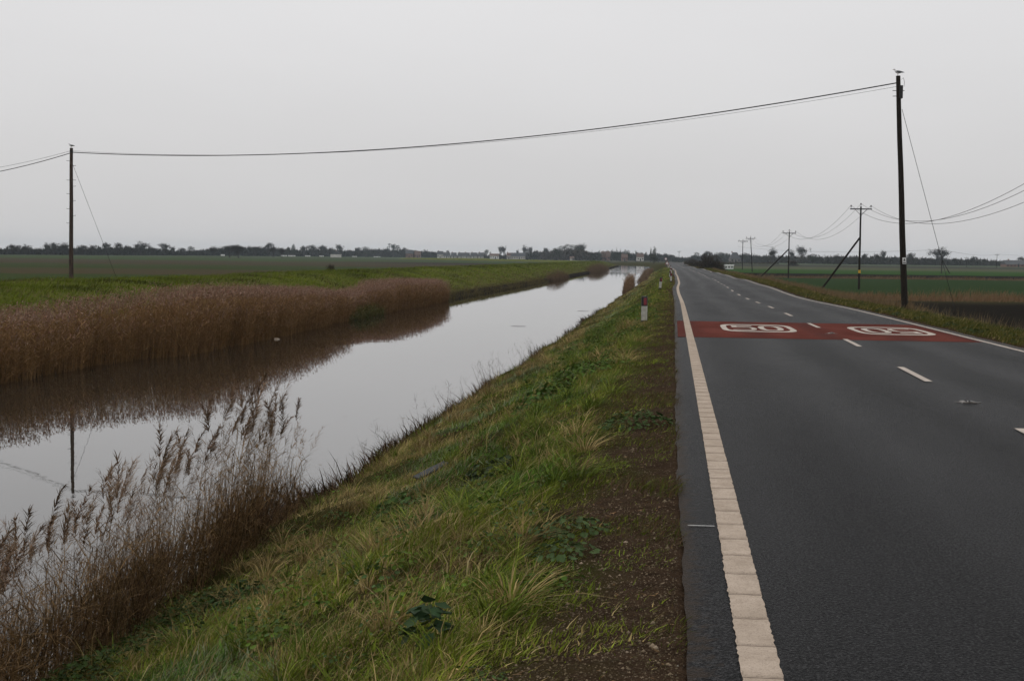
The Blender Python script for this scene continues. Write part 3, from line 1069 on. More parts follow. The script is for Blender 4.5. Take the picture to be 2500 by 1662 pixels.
# ---- right verge grass
pl = Plants()
def verge_col(u, y, rg, n):
    t = nz(u, y, 1.5, 31) * .7 + rg.normal(0, .4, n)
    c = lerpc((.050, .062, .008), (.105, .110, .014), np.clip(.5 + t * .5, 0, 1))
    st = rg.uniform(0, 1, n) < .16 + .25 * np.clip((u - 8.8), 0, 1)
    return np.where(st[:, None], lerpc(STRAW2, STRAW, rg.uniform(0, .8, n)), c) * rg.uniform(.6, 1.15, n)[:, None]
kv = lambda u, y, r_: r_.uniform(0, 1, len(u)) < np.clip((u - 7.35 - .18 * nz(u, y, .9, 32)) / .2, 0, 1)
for (n, d0, d1, p) in ((90000, 18, 80, .8), (60000, 60, 420, .5)):
    P_, D_, H_, W_, B_, C_, u, y = grass(rg, n, 7.2, 10.4, d0, d1, p, .08, .22, .006, verge_col, kv)
    pl.ribbons(P_, D_, H_, W_, B_, C_, rg=rg, segs=2)
for i in range(120):
    y = 22 * (90 / 22) ** rg.uniform(0, 1)
    u = rg.uniform(7.6, 9.0)
    leaf_rosettes(pl, rg, (u, y, float(ground_z(u, y))), .25, 30, .04, (.030, .052, .018), .14)
o = pl.build('verge_grass', M['plant'])
tag(o, 'short green and olive grass on the verge right of the road', 'grass', kind='stuff')

# ---- tall dry grass right of the road and along the ditch
def drygrass(pl, rg, X, Y, Z, h0, h1, w, cA, cB, blades=1, bend=.35):
    n = len(X)
    P0 = np.stack([X, Y, Z - .03], -1)
    D0 = unit(np.stack([rg.normal(.1, .22, n), rg.normal(0, .22, n), np.ones(n)], -1))
    H = rg.uniform(h0, h1, n)
    Bn = np.stack([rg.normal(.2, .3, n), rg.normal(0, .3, n), -rg.uniform(.0, .4, n)], -1) * (H * bend)[:, None]
    pl.ribbons(P0, D0, H, w * rg.uniform(.6, 1.5, n), Bn, lerpc(cA, cB, rg.uniform(0, 1, n)), rg=rg, segs=2)


pl = Plants()
n = 42000
u, y = sample_band(rg, n, 9.3, 12.6, 62, 420, .5)
k = rg.uniform(0, 1, n) < np.clip(.65 + .6 * nz(u, y, 4, 33), .15, 1)
u, y = u[k], y[k]
drygrass(pl, rg, to_x(u, y), y, ground_z(u, y), .25, .75, .022 * (1 + y / 120), (.13, .085, .05), (.22, .155, .09))
# thin tufts at the foot of the verge near the leaning pole and to its right
u = rg.normal(10.2, .5, 3000); y = rg.uniform(24, 64, 3000)
k = nz(u, y, 1.6, 34) > .32
u, y = u[k], y[k]
drygrass(pl, rg, u, y, ground_z(u, y), .25, .75, .012, (.16, .115, .065), (.28, .21, .12))
o = pl.build('dry_grass', M['reed'])
tag(o, 'tall tan dry grass on the slope between the right verge and fields', 'grass', kind='stuff')

pl = Plants()
def field_strip(n, d0, d1, l0, l1, h0, h1, w, cA, cB, thr, seed):
    D_ = rg.uniform(d0, d1, n); L_ = rg.uniform(l0, l1, n)
    X = L_ * CT - D_ * ST; Y = L_ * ST + D_ * CT
    k = (X > 12.2) & (nz(L_, D_, 4.0, seed) + rg.normal(0, .35, n) > thr)
    X, Y = X[k], Y[k]
    amp = np.clip(1 + .6 * nz(X, Y, 5, seed + 1), .4, 1.7)
    drygrass(pl, rg, X, Y, np.full(len(X), -1.3), h0 * amp, h1 * amp, w, cA, cB)
field_strip(20000, 113, 123, 15, 75, .35, .95, .035, (.15, .088, .050), (.27, .17, .10), .0, 41)
field_strip(5000, 122, 130, 18, 80, .2, .45, .03, (.10, .080, .042), (.18, .14, .08), .1, 43)
field_strip(9000, 255, 275, 25, 120, .3, .7, .05, (.12, .085, .05), (.20, .145, .09), -.1, 45)
o = pl.build('ditch_reeds', M['reed'])
tag(o, 'russet dry reeds along the ditch across the right-hand field', 'reeds', kind='stuff')

# ---- far bank grass
pl = Plants()
def far_col(u, y, rg, n):
    t = nz(u, y, 4.5, 51) * .6 + nz(u, y, 1.7, 52) * .4 + rg.normal(0, .25, n)
    c = lerpc((.085, .120, .010), (.180, .230, .018), np.clip(.55 + t * .6, 0, 1))
    st = rg.uniform(0, 1, n) < .18 + .45 * np.clip((u + 28) / 5, 0, 1) + .35 * nz(u, y, 5, 53)
    c = np.where(st[:, None], lerpc((.12, .095, .045), (.24, .19, .095), rg.uniform(0, 1, n)), c)
    dk = nz(u, y, 2.8, 54) > .38
    c = np.where(dk[:, None], c * .45, c)
    return c * rg.uniform(.65, 1.15, n)[:, None]
for (n, d0, d1, p) in ((110000, 40, 160, .4), (70000, 130, 800, .35)):
    P_, D_, H_, W_, B_, C_, u, y = grass(rg, n, -38, -22.45, d0, d1, p, .12, .30, .012, far_col, None)
    pl.ribbons(P_, D_, H_, W_, B_, C_, rg=rg, segs=2)
o = pl.build('far_bank_grass', M['plant'])
tag(o, 'bright green tussocky grass on the far bank of the drain', 'grass', kind='stuff')

# ------------------------------------------------------------------ reeds
def reeds(pl, rg, X, Y, Z0, H, stem_w, leaves, leaf_len, leaf_w, plume_n, plume_len, plume_w, wind, stemA, stemB, plA, plB, sway=.10, plume_prob=1.0, segs=3):
    n = len(X)
    P0 = np.stack([X, Y, Z0], -1)
    lean = np.stack([rg.normal(wind[0] * .4, sway, n), rg.normal(wind[1] * .4, sway, n), np.ones(n)], -1)
    D0 = unit(lean)
    B0 = np.stack([rg.normal(wind[0], .5, n), rg.normal(wind[1], .5, n), np.full(n, -.15)], -1) * (H * .07)[:, None]
    a = rg.uniform(-.6, .6, n)
    side = np.stack([np.cos(a + R(6)), np.sin(a + R(6)), a * 0], -1)
    cs = lerpc(stemA, stemB, rg.uniform(0, 1, n))
    # stems as ribbons facing the road, non tapering to a point: use width*2 so the top keeps some body
    pl.ribbons(P0, D0, H, np.full(n, stem_w), B0, cs, SIDE=side, segs=segs)
    pl.ribbons(P0, D0, H, np.full(n, stem_w), B0, cs, SIDE=np.stack([-side[:, 1], side[:, 0], side[:, 2]], -1), segs=segs)
    tip = P0 + D0 * H[:, None] + B0
    # leaves
    for k in range(leaves):
        t = rg.uniform(.12, .93, n)
        p = P0 + D0 * (H * t)[:, None] + B0 * (t ** 2)[:, None]
        an = rg.uniform(0, 2 * PI, n)
        d = unit(np.stack([np.cos(an) + wind[0], np.sin(an) + wind[1], rg.uniform(.3, 1.6, n)], -1))
        LL = leaf_len * rg.uniform(.5, 1.25, n)
        b_ = np.stack([np.cos(an) * .3 + wind[0] * .5, np.sin(an) * .3, -rg.uniform(.1, 1.1, n)], -1) * (LL * .6)[:, None]
        pl.ribbons(p, d, LL, leaf_w * rg.uniform(.6, 1.3, n), b_, cs * rg.uniform(.7, 1.25, n)[:, None], rg=rg, segs=2)
    # plumes
    k = rg.uniform(0, 1, n) < plume_prob
    tip, D1, nn = tip[k], D0[k], int(k.sum())
    if not nn: return
    PL = plume_len * rg.uniform(.65, 1.2, nn)
    an = rg.normal(math.atan2(wind[1], wind[0]), 1.0, nn)
    wdir = np.stack([np.cos(an), np.sin(an), an * 0], -1)
    cp = lerpc(plA, plB, rg.uniform(0, 1, nn))
    for j in range(plume_n):
        t = rg.uniform(-.05, .95, nn)
        p = tip + D1 * (PL * t)[:, None] + wdir * (PL * .35 * np.clip(t, 0, 1) ** 2)[:, None]
        a2 = rg.uniform(0, 2 * PI, nn)
        d = unit(D1 * 1.2 + wdir * rg.uniform(.0, 1.5, nn)[:, None] + np.stack([np.cos(a2), np.sin(a2), a2 * 0], -1) * .7)
        fl = PL * (.55 - .25 * np.clip(t, 0, 1)) * rg.uniform(.6, 1.2, nn)
        b_ = (wdir * .5 + np.array([0, 0, -.75])) * (fl * rg.uniform(.2, .8, nn))[:, None]
        pl.ribbons(p, d, fl, np.full(nn, plume_w) * rg.uniform(.6, 1.4, nn), b_, cp * rg.uniform(.75, 1.25, nn)[:, None], rg=rg, segs=2)


WZ = -2.50
# far reed bed
rg = np.random.default_rng(21)
n = 30000
y = 30 + (136.5 - 30) * rg.uniform(0, 1, n) ** .9
front = interp(y, [(28, -21.0), (52, -20.9), (58, -19.6), (70, -19.6), (84, -19.9), (96, -21.0), (104, -20.9), (118, -20.5), (138, -20.9)])
depth = interp(y, [(28, 3.4), (80, 3.2), (92, 2.0), (100, 2.0), (112, 3.0), (137, 3.0)])
t = rg.uniform(0, 1, n) ** 1.15
u = front + .25 * nz(y, y * 0, 1.1, 61) + .2 * nz(y, y * 0, 4.0, 62) - t * depth
hh = interp(y, [(28, 2.15), (50, 2.2), (60, 2.75), (74, 2.55), (88, 2.15), (95, 1.65), (101, 1.9), (112, 2.35), (125, 2.2), (137, 1.95)])
H = hh * rg.uniform(.86, 1.04, n) * (1 + .05 * nz(u, y, 1.5, 63)) * np.where(t < .10, rg.uniform(.55, 1, n), 1)
zb = np.maximum(ground_z(u, y), WZ)
H = np.maximum(hh * .3, H - .22 - (zb - WZ) * .95)
pl = Plants()
reeds(pl, rg, u, y, zb, H, .016, 5, .42, .020, 4, .30, .030, (.25, -.1), (.185, .102, .046), (.385, .230, .108), (.27, .130, .095), (.36, .26, .20), sway=.07, plume_prob=.85, segs=2)
o = pl.build('reed_bed', M['reed'])
tag(o, 'long brown bed of tall reeds standing in the water along the far bank', 'reeds', kind='stuff')

# smaller reed tufts further along both banks
def tuft(name, u0, u1, y0, y1, h, n, label, cA=(.11, .07, .045), cB=(.19, .125, .08)):
    pl = Plants()
    u = rg.uniform(u0, u1, n); y = rg.uniform(y0, y1, n)
    X = u + offr(y)
    zz = np.maximum(ground_z(u, y), WZ)
    prof = np.sin(PI * np.clip((y - y0) / (y1 - y0), 0, 1)) ** .4
    H = h * prof * rg.uniform(.7, 1.05, n)
    reeds(pl, rg, X, y, zz, np.maximum(H, .3), .03, 3, .5, .04, 3, .3, .05, (.2, 0), cA, cB, cA, cB, sway=.1, segs=2)
    o = pl.build(name, M['reed'])
    tag(o, label, 'reeds', kind='stuff')


tuft('reed_tuft', -6.3, -5.4, 182, 206, 2.1, 700, 'reddish brown reed tuft at the water edge below the near marker posts', (.17, .10, .06), (.32, .20, .13))
tuft('reed_tuft', -6.4, -4.6, 260, 470, 1.5, 1500, 'brown reeds fringing the near bank where the drain narrows out of sight', (.13, .08, .055), (.24, .16, .11))
tuft('reed_tuft', -22.2, -20.6, 255, 300, 1.5, 500, 'small brown reed clump on the far bank, nearer of the two far clumps')
tuft('reed_tuft', -22.8, -20.0, 400, 520, 2.3, 1500, 'larger brown reed clump on the far bank, farther along the drain')
tuft('reed_tuft', -22.4, -20.9, 138, 250, .30, 900, 'low tan sedge along the foot of the far bank beyond the reed bed', (.09, .07, .03), (.17, .14, .06))
tuft('bank_nettles', -21.6, -20.4, 92, 104, .7, 500, 'yellow-green water plants in the gap of the far reed bed', (.07, .08, .02), (.16, .14, .05))

# near reed clump
rg = np.random.default_rng(33)
pl = Plants()
n = 1150
y = rg.uniform(6.5, 20.0, n)
# clump follows the water edge; a few stems stand further out
u = -5.05 - np.abs(rg.normal(0, .38, n)) + .2 * nz(y, y * 0, 1.3, 71)
u = np.where(y < 13, u + .35 * (13 - y) / 6, u)
keep = (u > -6.3) & ~((y > 17.8) & (rg.uniform(0, 1, n) < .45))
u, y = u[keep], y[keep]
n = len(u)
zb = np.maximum(ground_z(u, y), WZ)
Hm = interp(y, [(6, 1.55), (11, 1.60), (13, 1.72), (15.5, 1.92), (17, 1.98), (18.5, 1.62), (20, 1.35)])
H = Hm * (.86 + .14 * nz(y, u, .55, 72)) * (1 - .42 * rg.uniform(0, 1, n) ** 2.0)
kA = rg.uniform(0, 1, n) < .22
H = np.where(kA, H, H * .88)
for sel, pn, pp in ((kA, 34, 1.0), (~kA, 10, .35)):
    reeds(pl, rg, u[sel], y[sel], zb[sel], H[sel], .0075, 9, .30, .009, pn, .33, .0050, (.30, -.05), (.085, .048, .026), (.33, .205, .10), (.12, .078, .055), (.30, .20, .135), sway=.075, plume_prob=pp, segs=5)
nh = 85
yh_ = rg.uniform(8.5, 19.3, nh)
uh = -5.15 - np.abs(rg.normal(0, .30, nh)) + np.where(yh_ < 13, .35 * (13 - yh_) / 6, 0)
Hh = interp(yh_, [(6, 1.3), (11, 1.38), (13, 1.52), (15.5, 1.80), (17, 1.98), (18.5, 1.62), (20, 1.3)]) * rg.uniform(.86, 1.04, nh)
reeds(pl, rg, uh, yh_, np.maximum(ground_z(uh, yh_), WZ), Hh, .010, 8, .34, .011, 80, .38, .0095, (.34, -.1), (.15, .09, .045), (.30, .19, .10), (.13, .082, .055), (.30, .20, .14), sway=.05, segs=5)
# broken thicket at the foot
m_ = 5600
y = 5.5 + 14 * rg.uniform(0, 1, m_) ** .8
u = -4.95 - np.abs(rg.normal(0, .55, m_)) + .3 * nz(y, y * 0, 1.3, 71)
zb = np.maximum(ground_z(u, y), WZ)
P0 = np.stack([u, y, zb + rg.uniform(0, .55, m_)], -1)
D0 = unit(np.stack([rg.normal(.1, .5, m_), rg.normal(0, .5, m_), rg.uniform(.3, 1.6, m_)], -1))
LL = rg.uniform(.25, .85, m_)
B0 = np.stack([rg.normal(0, .3, m_), rg.normal(0, .3, m_), -rg.uniform(0, .7, m_)], -1) * (LL * .5)[:, None]
pl.ribbons(P0, D0, LL, rg.uniform(.005, .012, m_), B0, lerpc((.030, .018, .012), (.15, .085, .045), rg.uniform(0, 1, m_) ** 1.4), rg=rg, segs=3)
o = pl.build('near_reeds', M['reed'])
tag(o, 'feathery brown reeds with swept plumes at the bottom left water edge', 'reeds', kind='stuff')

# brambles at the reed foot
pl = Plants()
for i in range(70):
    y = rg.uniform(6.0, 14)
    u = -4.5 + .28 * rg.normal() + .25 * (13 - y) / 6
    leaf_rosettes(pl, rg, (u, y, float(ground_z(u, y)) + .02), .28, 60, .022, (.028, .052, .013), .22)
o = pl.build('brambles', M['plant'])
tag(o, 'dark green brambles between the near reeds and the grass', 'brambles', kind='stuff')

# dark cut stems, dead stalks at the water line
pl = Plants()
def stems(n, ya, yb, h0, h1, du=.25, zo=0):
    y = rg.uniform(ya, yb, n)
    y = y[nz(y, y * 0, .9, 81) > -.45]
    n = len(y)
    u = shore(y) + .02 + rg.normal(0, du, n) * .6 - .02
    zb = np.maximum(ground_z(u, y), WZ) - .03
    P0 = np.stack([u, y, zb], -1)
    D0 = unit(np.stack([rg.normal(-.12, .3, n), rg.normal(0, .3, n), np.ones(n)], -1))
    H = rg.uniform(h0, h1, n) * rg.uniform(.5, 1, n)
    B0 = np.stack([rg.normal(-.2, .6, n), rg.normal(0, .5, n), -rg.uniform(0, .6, n)], -1) * (H * .45)[:, None]
    C = lerpc((.012, .007, .006), (.12, .062, .045), rg.uniform(0, 1, n) ** 1.6)
    pl.ribbons(P0, D0, H, rg.uniform(.016, .038, n), B0, C, rg=rg, segs=3)
stems(1300, 20.5, 28, .15, .55)
stems(1100, 19.6, 24.5, .35, .85, .32)
stems(500, 27, 34, .3, .7, .3)
stems(1700, 28, 48, .15, .55)
stems(1300, 48, 120, .2, .6)
stems(60, 20, 46, .5, 1.0)
# side twigs
for i in range(70):
    y = float(rg.uniform(20, 60)); u = float(shore(np.array(y)) - .05)
    zb = max(float(ground_z(u, y)), WZ)
    hgt = rg.uniform(.4, 1.0)
    p0 = np.array([u, y, zb]); d = unit(np.array([rg.normal(-.35, .2), rg.normal(0, .2), 1.0]))
    k = 9
    tt = rg.uniform(.3, 1, k)
    P0 = p0[None] + d[None] * (tt * hgt)[:, None]
    D0 = unit(np.stack([rg.normal(-.2, .7, k), rg.normal(0, .7, k), rg.uniform(.2, 1.2, k)], -1))
    P0 = np.concatenate([p0[None], P0]); D0 = np.concatenate([d[None], D0])
    LL = np.concatenate([[hgt], rg.uniform(.08, .28, k)])
    pl.ribbons(P0, D0, LL, np.concatenate([[.012], np.full(k, .006)]), rg.normal(0, .04, (k + 1, 3)), np.tile([[.05, .032, .024]], (k + 1, 1)), rg=rg, segs=3)
o = pl.build('dead_stems', M['twig'])
tag(o, 'dark dead stalks and cut stems standing at the near water line', 'stems', kind='stuff')

# fringe of longer grass overhanging the water
pl = Plants()
n = 26000
t = rg.uniform(0, 1, n)
y = 6 * (160 / 6) ** t
u = shore(y) + rg.uniform(.0, .5, n)
z = np.maximum(ground_z(u, y), WZ)
P0 = np.stack([to_x(u, y), y, z - .02], -1)
D0 = unit(np.stack([rg.normal(-.15, .35, n), rg.normal(0, .35, n), np.ones(n)], -1))
H = rg.uniform(.12, .38, n)
B0 = np.stack([-rg.uniform(0, .7, n), rg.normal(0, .4, n), -rg.uniform(.2, .9, n)], -1) * (H * .6)[:, None]
br = np.clip(.55 + .6 * nz(y, y * 0, 2.0, 91), 0, 1)
C = np.where((rg.uniform(0, 1, n) < br)[:, None], lerpc((.07, .040, .018), (.22, .145, .070), rg.uniform(0, 1, n)), lerpc(DARKG, G2, rg.uniform(0, 1, n)))
pl.ribbons(P0, D0, H, .005 * (1 + y * .02), B0, C, rg=rg, segs=2)
o = pl.build('shore_grass', M['plant'])
tag(o, 'tan and brown grass overhanging the near edge of the water', 'grass', kind='stuff')

# ------------------------------------------------------------------ plank, floating litter
u, y = at_bank(1058, 1160)
o = MB().box((0, 0, 0), (.62, .12, .03)).build('plank', M['plank'])
bm_ = o.modifiers.new('b', 'BEVEL'); bm_.width = .008
o.location = (u, y, float(ground_z(u, y)) + .05)
o.rotation_euler = (.15, -.25, R(55))
tag(o, 'short grey weathered plank lying in the grass halfway down the bank', 'plank')


def water_at(px, py):
    d = (1.7 + 2.48) * F_PX / (py - hor(px))
    return place(px, d)


x, y = water_at(672, 829)
mb = MB().tube([(0, 0, 0), (.16, 0, 0), (.2, 0, .0), (.26, 0, 0)], [.045, .045, .02, .018], 10)
o = mb.build('bottle', M['litter'], smooth=False)
o.location = (x, y, -2.46)
tag(o, 'small pale orange bottle floating in front of the far reeds', 'bottle')
for (px, py, ln, rz, lab) in ((1268, 797, .9, .1, 'floating stick in open water nearest the middle of the drain'),
                              (1420, 787, .6, .2, 'thin floating stick close to the near bank, beyond the middle one'),
                              (1425, 760, .9, -.1, 'thin floating stick farthest along the drain by the near bank')):
    x, y = water_at(px, py)
    o = MB().tube([(-ln / 2, 0, 0), (-.1, .03, .02), (ln / 2, -.02, .01)], [.006, .010, .005], 6).build('floating_stick', M['stay_wood'])
    o.location = (x, y, -2.47); o.rotation_euler = (0, 0, rz)
    tag(o, lab, 'stick')

rg = np.random.default_rng(77)
pl = Plants()
n = 420
y = 18 * (200 / 18) ** rg.uniform(0, 1, n)
sd_ = rg.uniform(0, 1, n) < .5
u = np.where(sd_, -19.3 + np.abs(rg.normal(0, .9, n)) * 1.0, -5.9 - np.abs(rg.normal(0, .8, n)))
a = rg.uniform(0, 2 * PI, n)
P0 = np.stack([u, y, np.full(n, WZ + .026)], -1)
D0 = np.stack([np.cos(a), np.sin(a), a * 0], -1)
pl.ribbons(P0, D0, rg.uniform(.03, .30, n), rg.uniform(.008, .03, n), rg.normal(0, .01, (n, 3)) * np.array([1, 1, .2]), lerpc((.06, .045, .03), (.26, .20, .12), rg.uniform(0, 1, n)), SIDE=np.stack([-np.sin(a), np.cos(a), a * 0], -1), segs=2)
o = pl.build('floating_debris', M['reed'])
tag(o, 'bits of dead reed floating on the water near both banks', 'debris', kind='stuff')

# ------------------------------------------------------------------ poles and wires
def pole_mesh(base, top, r0, r1, n=12):
    mb = MB()
    b_, t_ = Vector(base), Vector(top)
    pts = [b_.lerp(t_, i / 8) + Vector((.007 * math.sin(i * 1.7), .007 * math.cos(i * 2.1), 0)) for i in range(9)]
    mb.tube(pts, [r0 + (r1 - r0) * i / 8 for i in range(9)], n)
    return mb


def gull(loc, rz, label, s=1.0):
    """standing gull facing +x"""
    t = empty('gull', loc, rz)
    tag(t, label, 'gull', 'gulls perched on the pole tops')
    sp = [(-.17, 0, .135, .012), (-.12, 0, .14, .035), (-.05, 0, .15, .062), (.03, 0, .165, .070), (.09, 0, .185, .055), (.125, 0, .225, .034), (.145, 0, .262, .034), (.165, 0, .275, .033), (.19, 0, .270, .018), (.2, 0, .268, .006)]
    MB().tube([(a * s, b_ * s, c * s) for a, b_, c, _ in sp], [q[3] * s for q in sp], 12).build('body', M['gull_white'], t, smooth=True)
    for sy in (-1, 1):
        w = [(-.26, sy * .012, .125, .008), (-.18, sy * .030, .140, .024), (-.08, sy * .048, .160, .040), (.02, sy * .052, .178, .036), (.07, sy * .045, .185, .014)]
        MB().tube([(a * s, b_ * s, c * s) for a, b_, c, _ in w], [q[3] * s for q in w], 8).build('wing', M['gull_grey'], t, smooth=True)
        MB().tube([(.01 * s, sy * .025 * s, .10 * s), (.01 * s, sy * .025 * s, 0)], .006 * s, 5).build('leg', M['beak'], t)
    MB().tube([(.195 * s, 0, .268 * s), (.225 * s, 0, .262 * s), (.24 * s, 0, .252 * s)], [.010 * s, .008 * s, .002 * s], 6).build('beak', M['beak'], t)
    return t


def wire(name, pts, r_, label, cat, group=None, sag=0, n=28, parent=None):
    a, b_ = Vector(pts[0]), Vector(pts[1])
    P_ = []
    for i in range(n + 1):
        t = i / n
        p = a.lerp(b_, t)
        p.z -= 4 * sag * t * (1 - t)
        P_.append(p)
    o = MB().tube(P_, r_, 4, False).build(name, M['wire'], parent)
    if label: tag(o, label, cat, group)
    return o


# left pole
lx, ly = place(175, 87)
lb = Vector((lx, ly, -.25)); lt = Vector((lx + .05, ly, -.11 + 7.85))
t = empty('telegraph_pole', tuple(lb))
tag(t, 'reddish brown wooden telegraph pole with climbing pegs on the far bank', 'pole')
def rel(v): return tuple(Vector(v) - lb)
pole_mesh((0, 0, -.3), rel(lt), .135, .092).build('shaft', M['pole_wood_red'], t)
for (fr, sd_) in ((.095, -1), (.13, 1), (.235, -1), (.235, 1), (.28, 1), (.335, -1), (.385, 1), (.445, -1), (.495, 1), (.55, -1)):
    zz = (lt.z - lb.z) * (1 - fr)
    cx_ = (lt.x - lb.x) * (1 - fr)
    MB().tube([(cx_ + sd_ * .10, -.02, zz), (cx_ + sd_ * .27, -.03, zz), (cx_ + sd_ * .28, -.03, zz + .03)], .012, 5).build('climbing_peg', M['black_metal'], t)
MB().tube([(lt.x - lb.x, 0, lt.z - lb.z - .28), (lt.x - lb.x, 0, lt.z - lb.z - .16)], .10, 12).build('band', M['black_metal'], t)
wire('guy_wire', [(0.10, 0, 7.1), (1.7, 4.2, -1.05)], .012, None, None, parent=t)

# right pole (leans left)
rx, ry = place(2212, 61)
gz_ = float(ground_z(rx, ry))
rb0 = Vector((rx, ry, gz_)); ht = 9.72
rt = Vector((rx - .56, ry - .05, gz_ + ht))
t = empty('telegraph_pole', tuple(rb0))
tag(t, 'tall dark leaning telegraph pole on the right verge, nearest the camera', 'pole')
sh = pole_mesh((0, 0, -.4), tuple(rt - rb0), .142, .090); sh.build('shaft', M['pole_wood'], t)
MB().box((-.56 * .955 + .10, -.03, ht * .955 - .22), (.15, .26, .52)).build('junction_box', M['black_metal'], t)
def onp(f, dx=0, dy=0, dz=0): return (-.56 * f + dx, -.05 * f + dy, ht * f + dz)
for f, s_ in ((.938, -1), (.938, 1), (.915, -1)):
    MB().tube([onp(f, s_ * .08), onp(f, s_ * .24)], .014, 5).build('climbing_peg', M['black_metal'], t)
MB().tube([onp(.985, .13), onp(.99, .21, 0, .02), onp(.975, .25), onp(.955, .23)], .008, 5).build('cable_loop', M['wire'], t)
pm = MB().box((0, 0, 0), (.15, .012, .26)).build('warning_plate', M['sign_white'], t)
fpl = .222
pm.location = onp(fpl, .0, -.20); pm.rotation_euler = (0, R(-3), R(6))
MB().add([(-.055, -.010, -.01), (.055, -.010, -.01), (0, -.010, .10)], [(0, 1, 2)]).add([(-.06, -.010, -.10), (.06, -.010, -.10), (.06, -.010, -.06), (-.06, -.010, -.06)], [(0, 1, 2, 3)]).build('plate_mark', M['post_black'], pm)
gz2 = -1.3
gx, gy = place(2348, 66)
wire('guy_wire', [onp(.86, .12), (gx - rx, gy - ry, gz2 - gz_)], .011, None, None, parent=t)

# main span and thin companion
A_ = (lt.x, lt.y, lt.z - .25); B_ = tuple(Vector(rt) + Vector((0, 0, -.28)))
wire('overhead_cable', [A_, B_], .024, 'thick black telephone cable crossing the drain between the two tall poles', 'cable', None, 1.17, 60)
wire('overhead_wire', [(lt.x, lt.y, lt.z - .16), (rt.x, rt.y, rt.z - .43)], .006, 'thin wire hanging just beside the thick telephone cable across the drain', 'wire', None, 1.19, 60)
fx, fy = place(-420, 105)
wire('overhead_cable', [(lt.x, lt.y, lt.z - .28), (fx, fy, 6.6)], .022, 'thick cable leaving the far bank pole towards the left edge', 'cable', None, .9, 30)
wire('overhead_wire', [(lt.x, lt.y, lt.z - .16), (fx, fy, 7.1)], .009, 'thin wire leaving the far bank pole above the thick cable', 'wire', None, .85, 30)

gull((lt.x, lt.y, lt.z), R(170), 'small grey gull perched on the top of the far bank pole', .9)
gull((rt.x, rt.y, rt.z), R(150), 'white gull perched on the top of the tall leaning pole', 1.0)


# electricity poles (three-wire) along the right fields
def tpole(x, y, h, label, brace=None, arm=1.15, ins=(-1.05, 0, 1.05), plate=None, leanx=0.0, double=False, rz=0.0, z0=-1.3):
    t = empty('electricity_pole', (x, y, z0), rz)
    tag(t, label, 'pole', 'electricity poles across the fields')
    pole_mesh((0, 0, -.3), (leanx, 0, h), .125, .088, 10).build('shaft', M['pole_wood'], t)
    MB().box((leanx, -.14, h - .28), (arm * 2, .09, .12)).build('crossarm', M['black_metal'], t)
    for xx in ins:
        zz = h - .22 if xx else h
        mb = MB().tube([(leanx + xx, -.14 if xx else 0, zz - .02), (leanx + xx, -.14 if xx else 0, zz + .28)], .02, 5)
        mb.ball((leanx + xx, -.14 if xx else 0, zz + .26), (.085, .085, .11), 8, 5)
        mb.build('insulator', M['ceramic'], t)
    for sx in (-1, 1):
        MB().tube([(leanx + sx * .65, -.12, h - .3), (leanx, -.08, h - .95)], .025, 5).build('arm_strut', M['black_metal'], t)
    if double:
        for xx in (-arm, -arm * .45, .35, arm * .55, arm):
            MB().ball((leanx + xx, -.26, h - .30), (.14, .14, .14), 8, 5).build('fuse', M['ceramic'], t)
    if brace:
        bx, by = brace
        o = MB().tube([(bx, by, -.2), (leanx * .6 - .05, 0, h * .62)], [.12, .10], 8).build('stay_pole', M['stay_wood'], t)
    if plate:
        o = MB().box((0, -.165, plate), (.26, .03, .34)).build('yellow_plate', M['yellow'], t)
    return t


PY = [(20.2, 68, 9.0), (19.9, 162.5, 8.9), (19.4, 255, 7.9), (19.8, 379, 8.7), (20.6, 452, 8.9)]
tpole(*PY[1], 'electricity pole with a yellow plate and a long brace, nearest crossarm pole', (-3.5, 5.0), plate=1.9)
tpole(*PY[2], 'braced electricity pole, second crossarm pole beyond the yellow plate one', (-4.4, 8.0))
tpole(*PY[3], 'unbraced leaning electricity pole, third crossarm pole along the road', None, leanx=-.6)
tpole(*PY[4], 'electricity pole with many dark insulators behind the big roadside bush', None, double=True, ins=(-1.15, 0, 1.2), arm=1.3)
tpole(*PY[0], 'electricity pole beside the road just outside the right edge', None)
for i in range(4):
    (x0, y0, h0), (x1, y1, h1) = PY[i], PY[i + 1]
    l0 = -.6 if i == 3 else 0
    l1 = -.6 if i == 2 else 0
    lab = ['above the ploughed strip, sweeping up to the right edge', 'between the first and second crossarm poles', 'between the second and third crossarm poles', 'between the third and fourth crossarm poles'][i]
    for nm_, xx in (('left', -1.05), ('middle', 0), ('right', 1.05)):
        top = .1 if xx == 0 else -.1
        wire('power_line', [(x0 + xx + l0, y0, -1.3 + h0 + .2 + top), (x1 + xx + l1, y1, -1.3 + h1 + .2 + top)], .016, '%s electricity wire %s' % ({'left': 'leftmost', 'middle': 'middle', 'right': 'rightmost'}[nm_], lab), 'wire', 'electricity wires', [3.0, 2.4, 2.6, 1.2][i], 30)


def far_pole(px, top, d, label, hcut=None, brace=None, arm=1.2):
    z0 = flat_z(d)
    x, y = place(px, d)
    h = (hor(px) - top) / F_PX * d + 1.7 - z0
    return tpole(x, y, h, label, brace, arm=arm, rz=R(6), z0=z0), x, y, h + z0 + 1.3


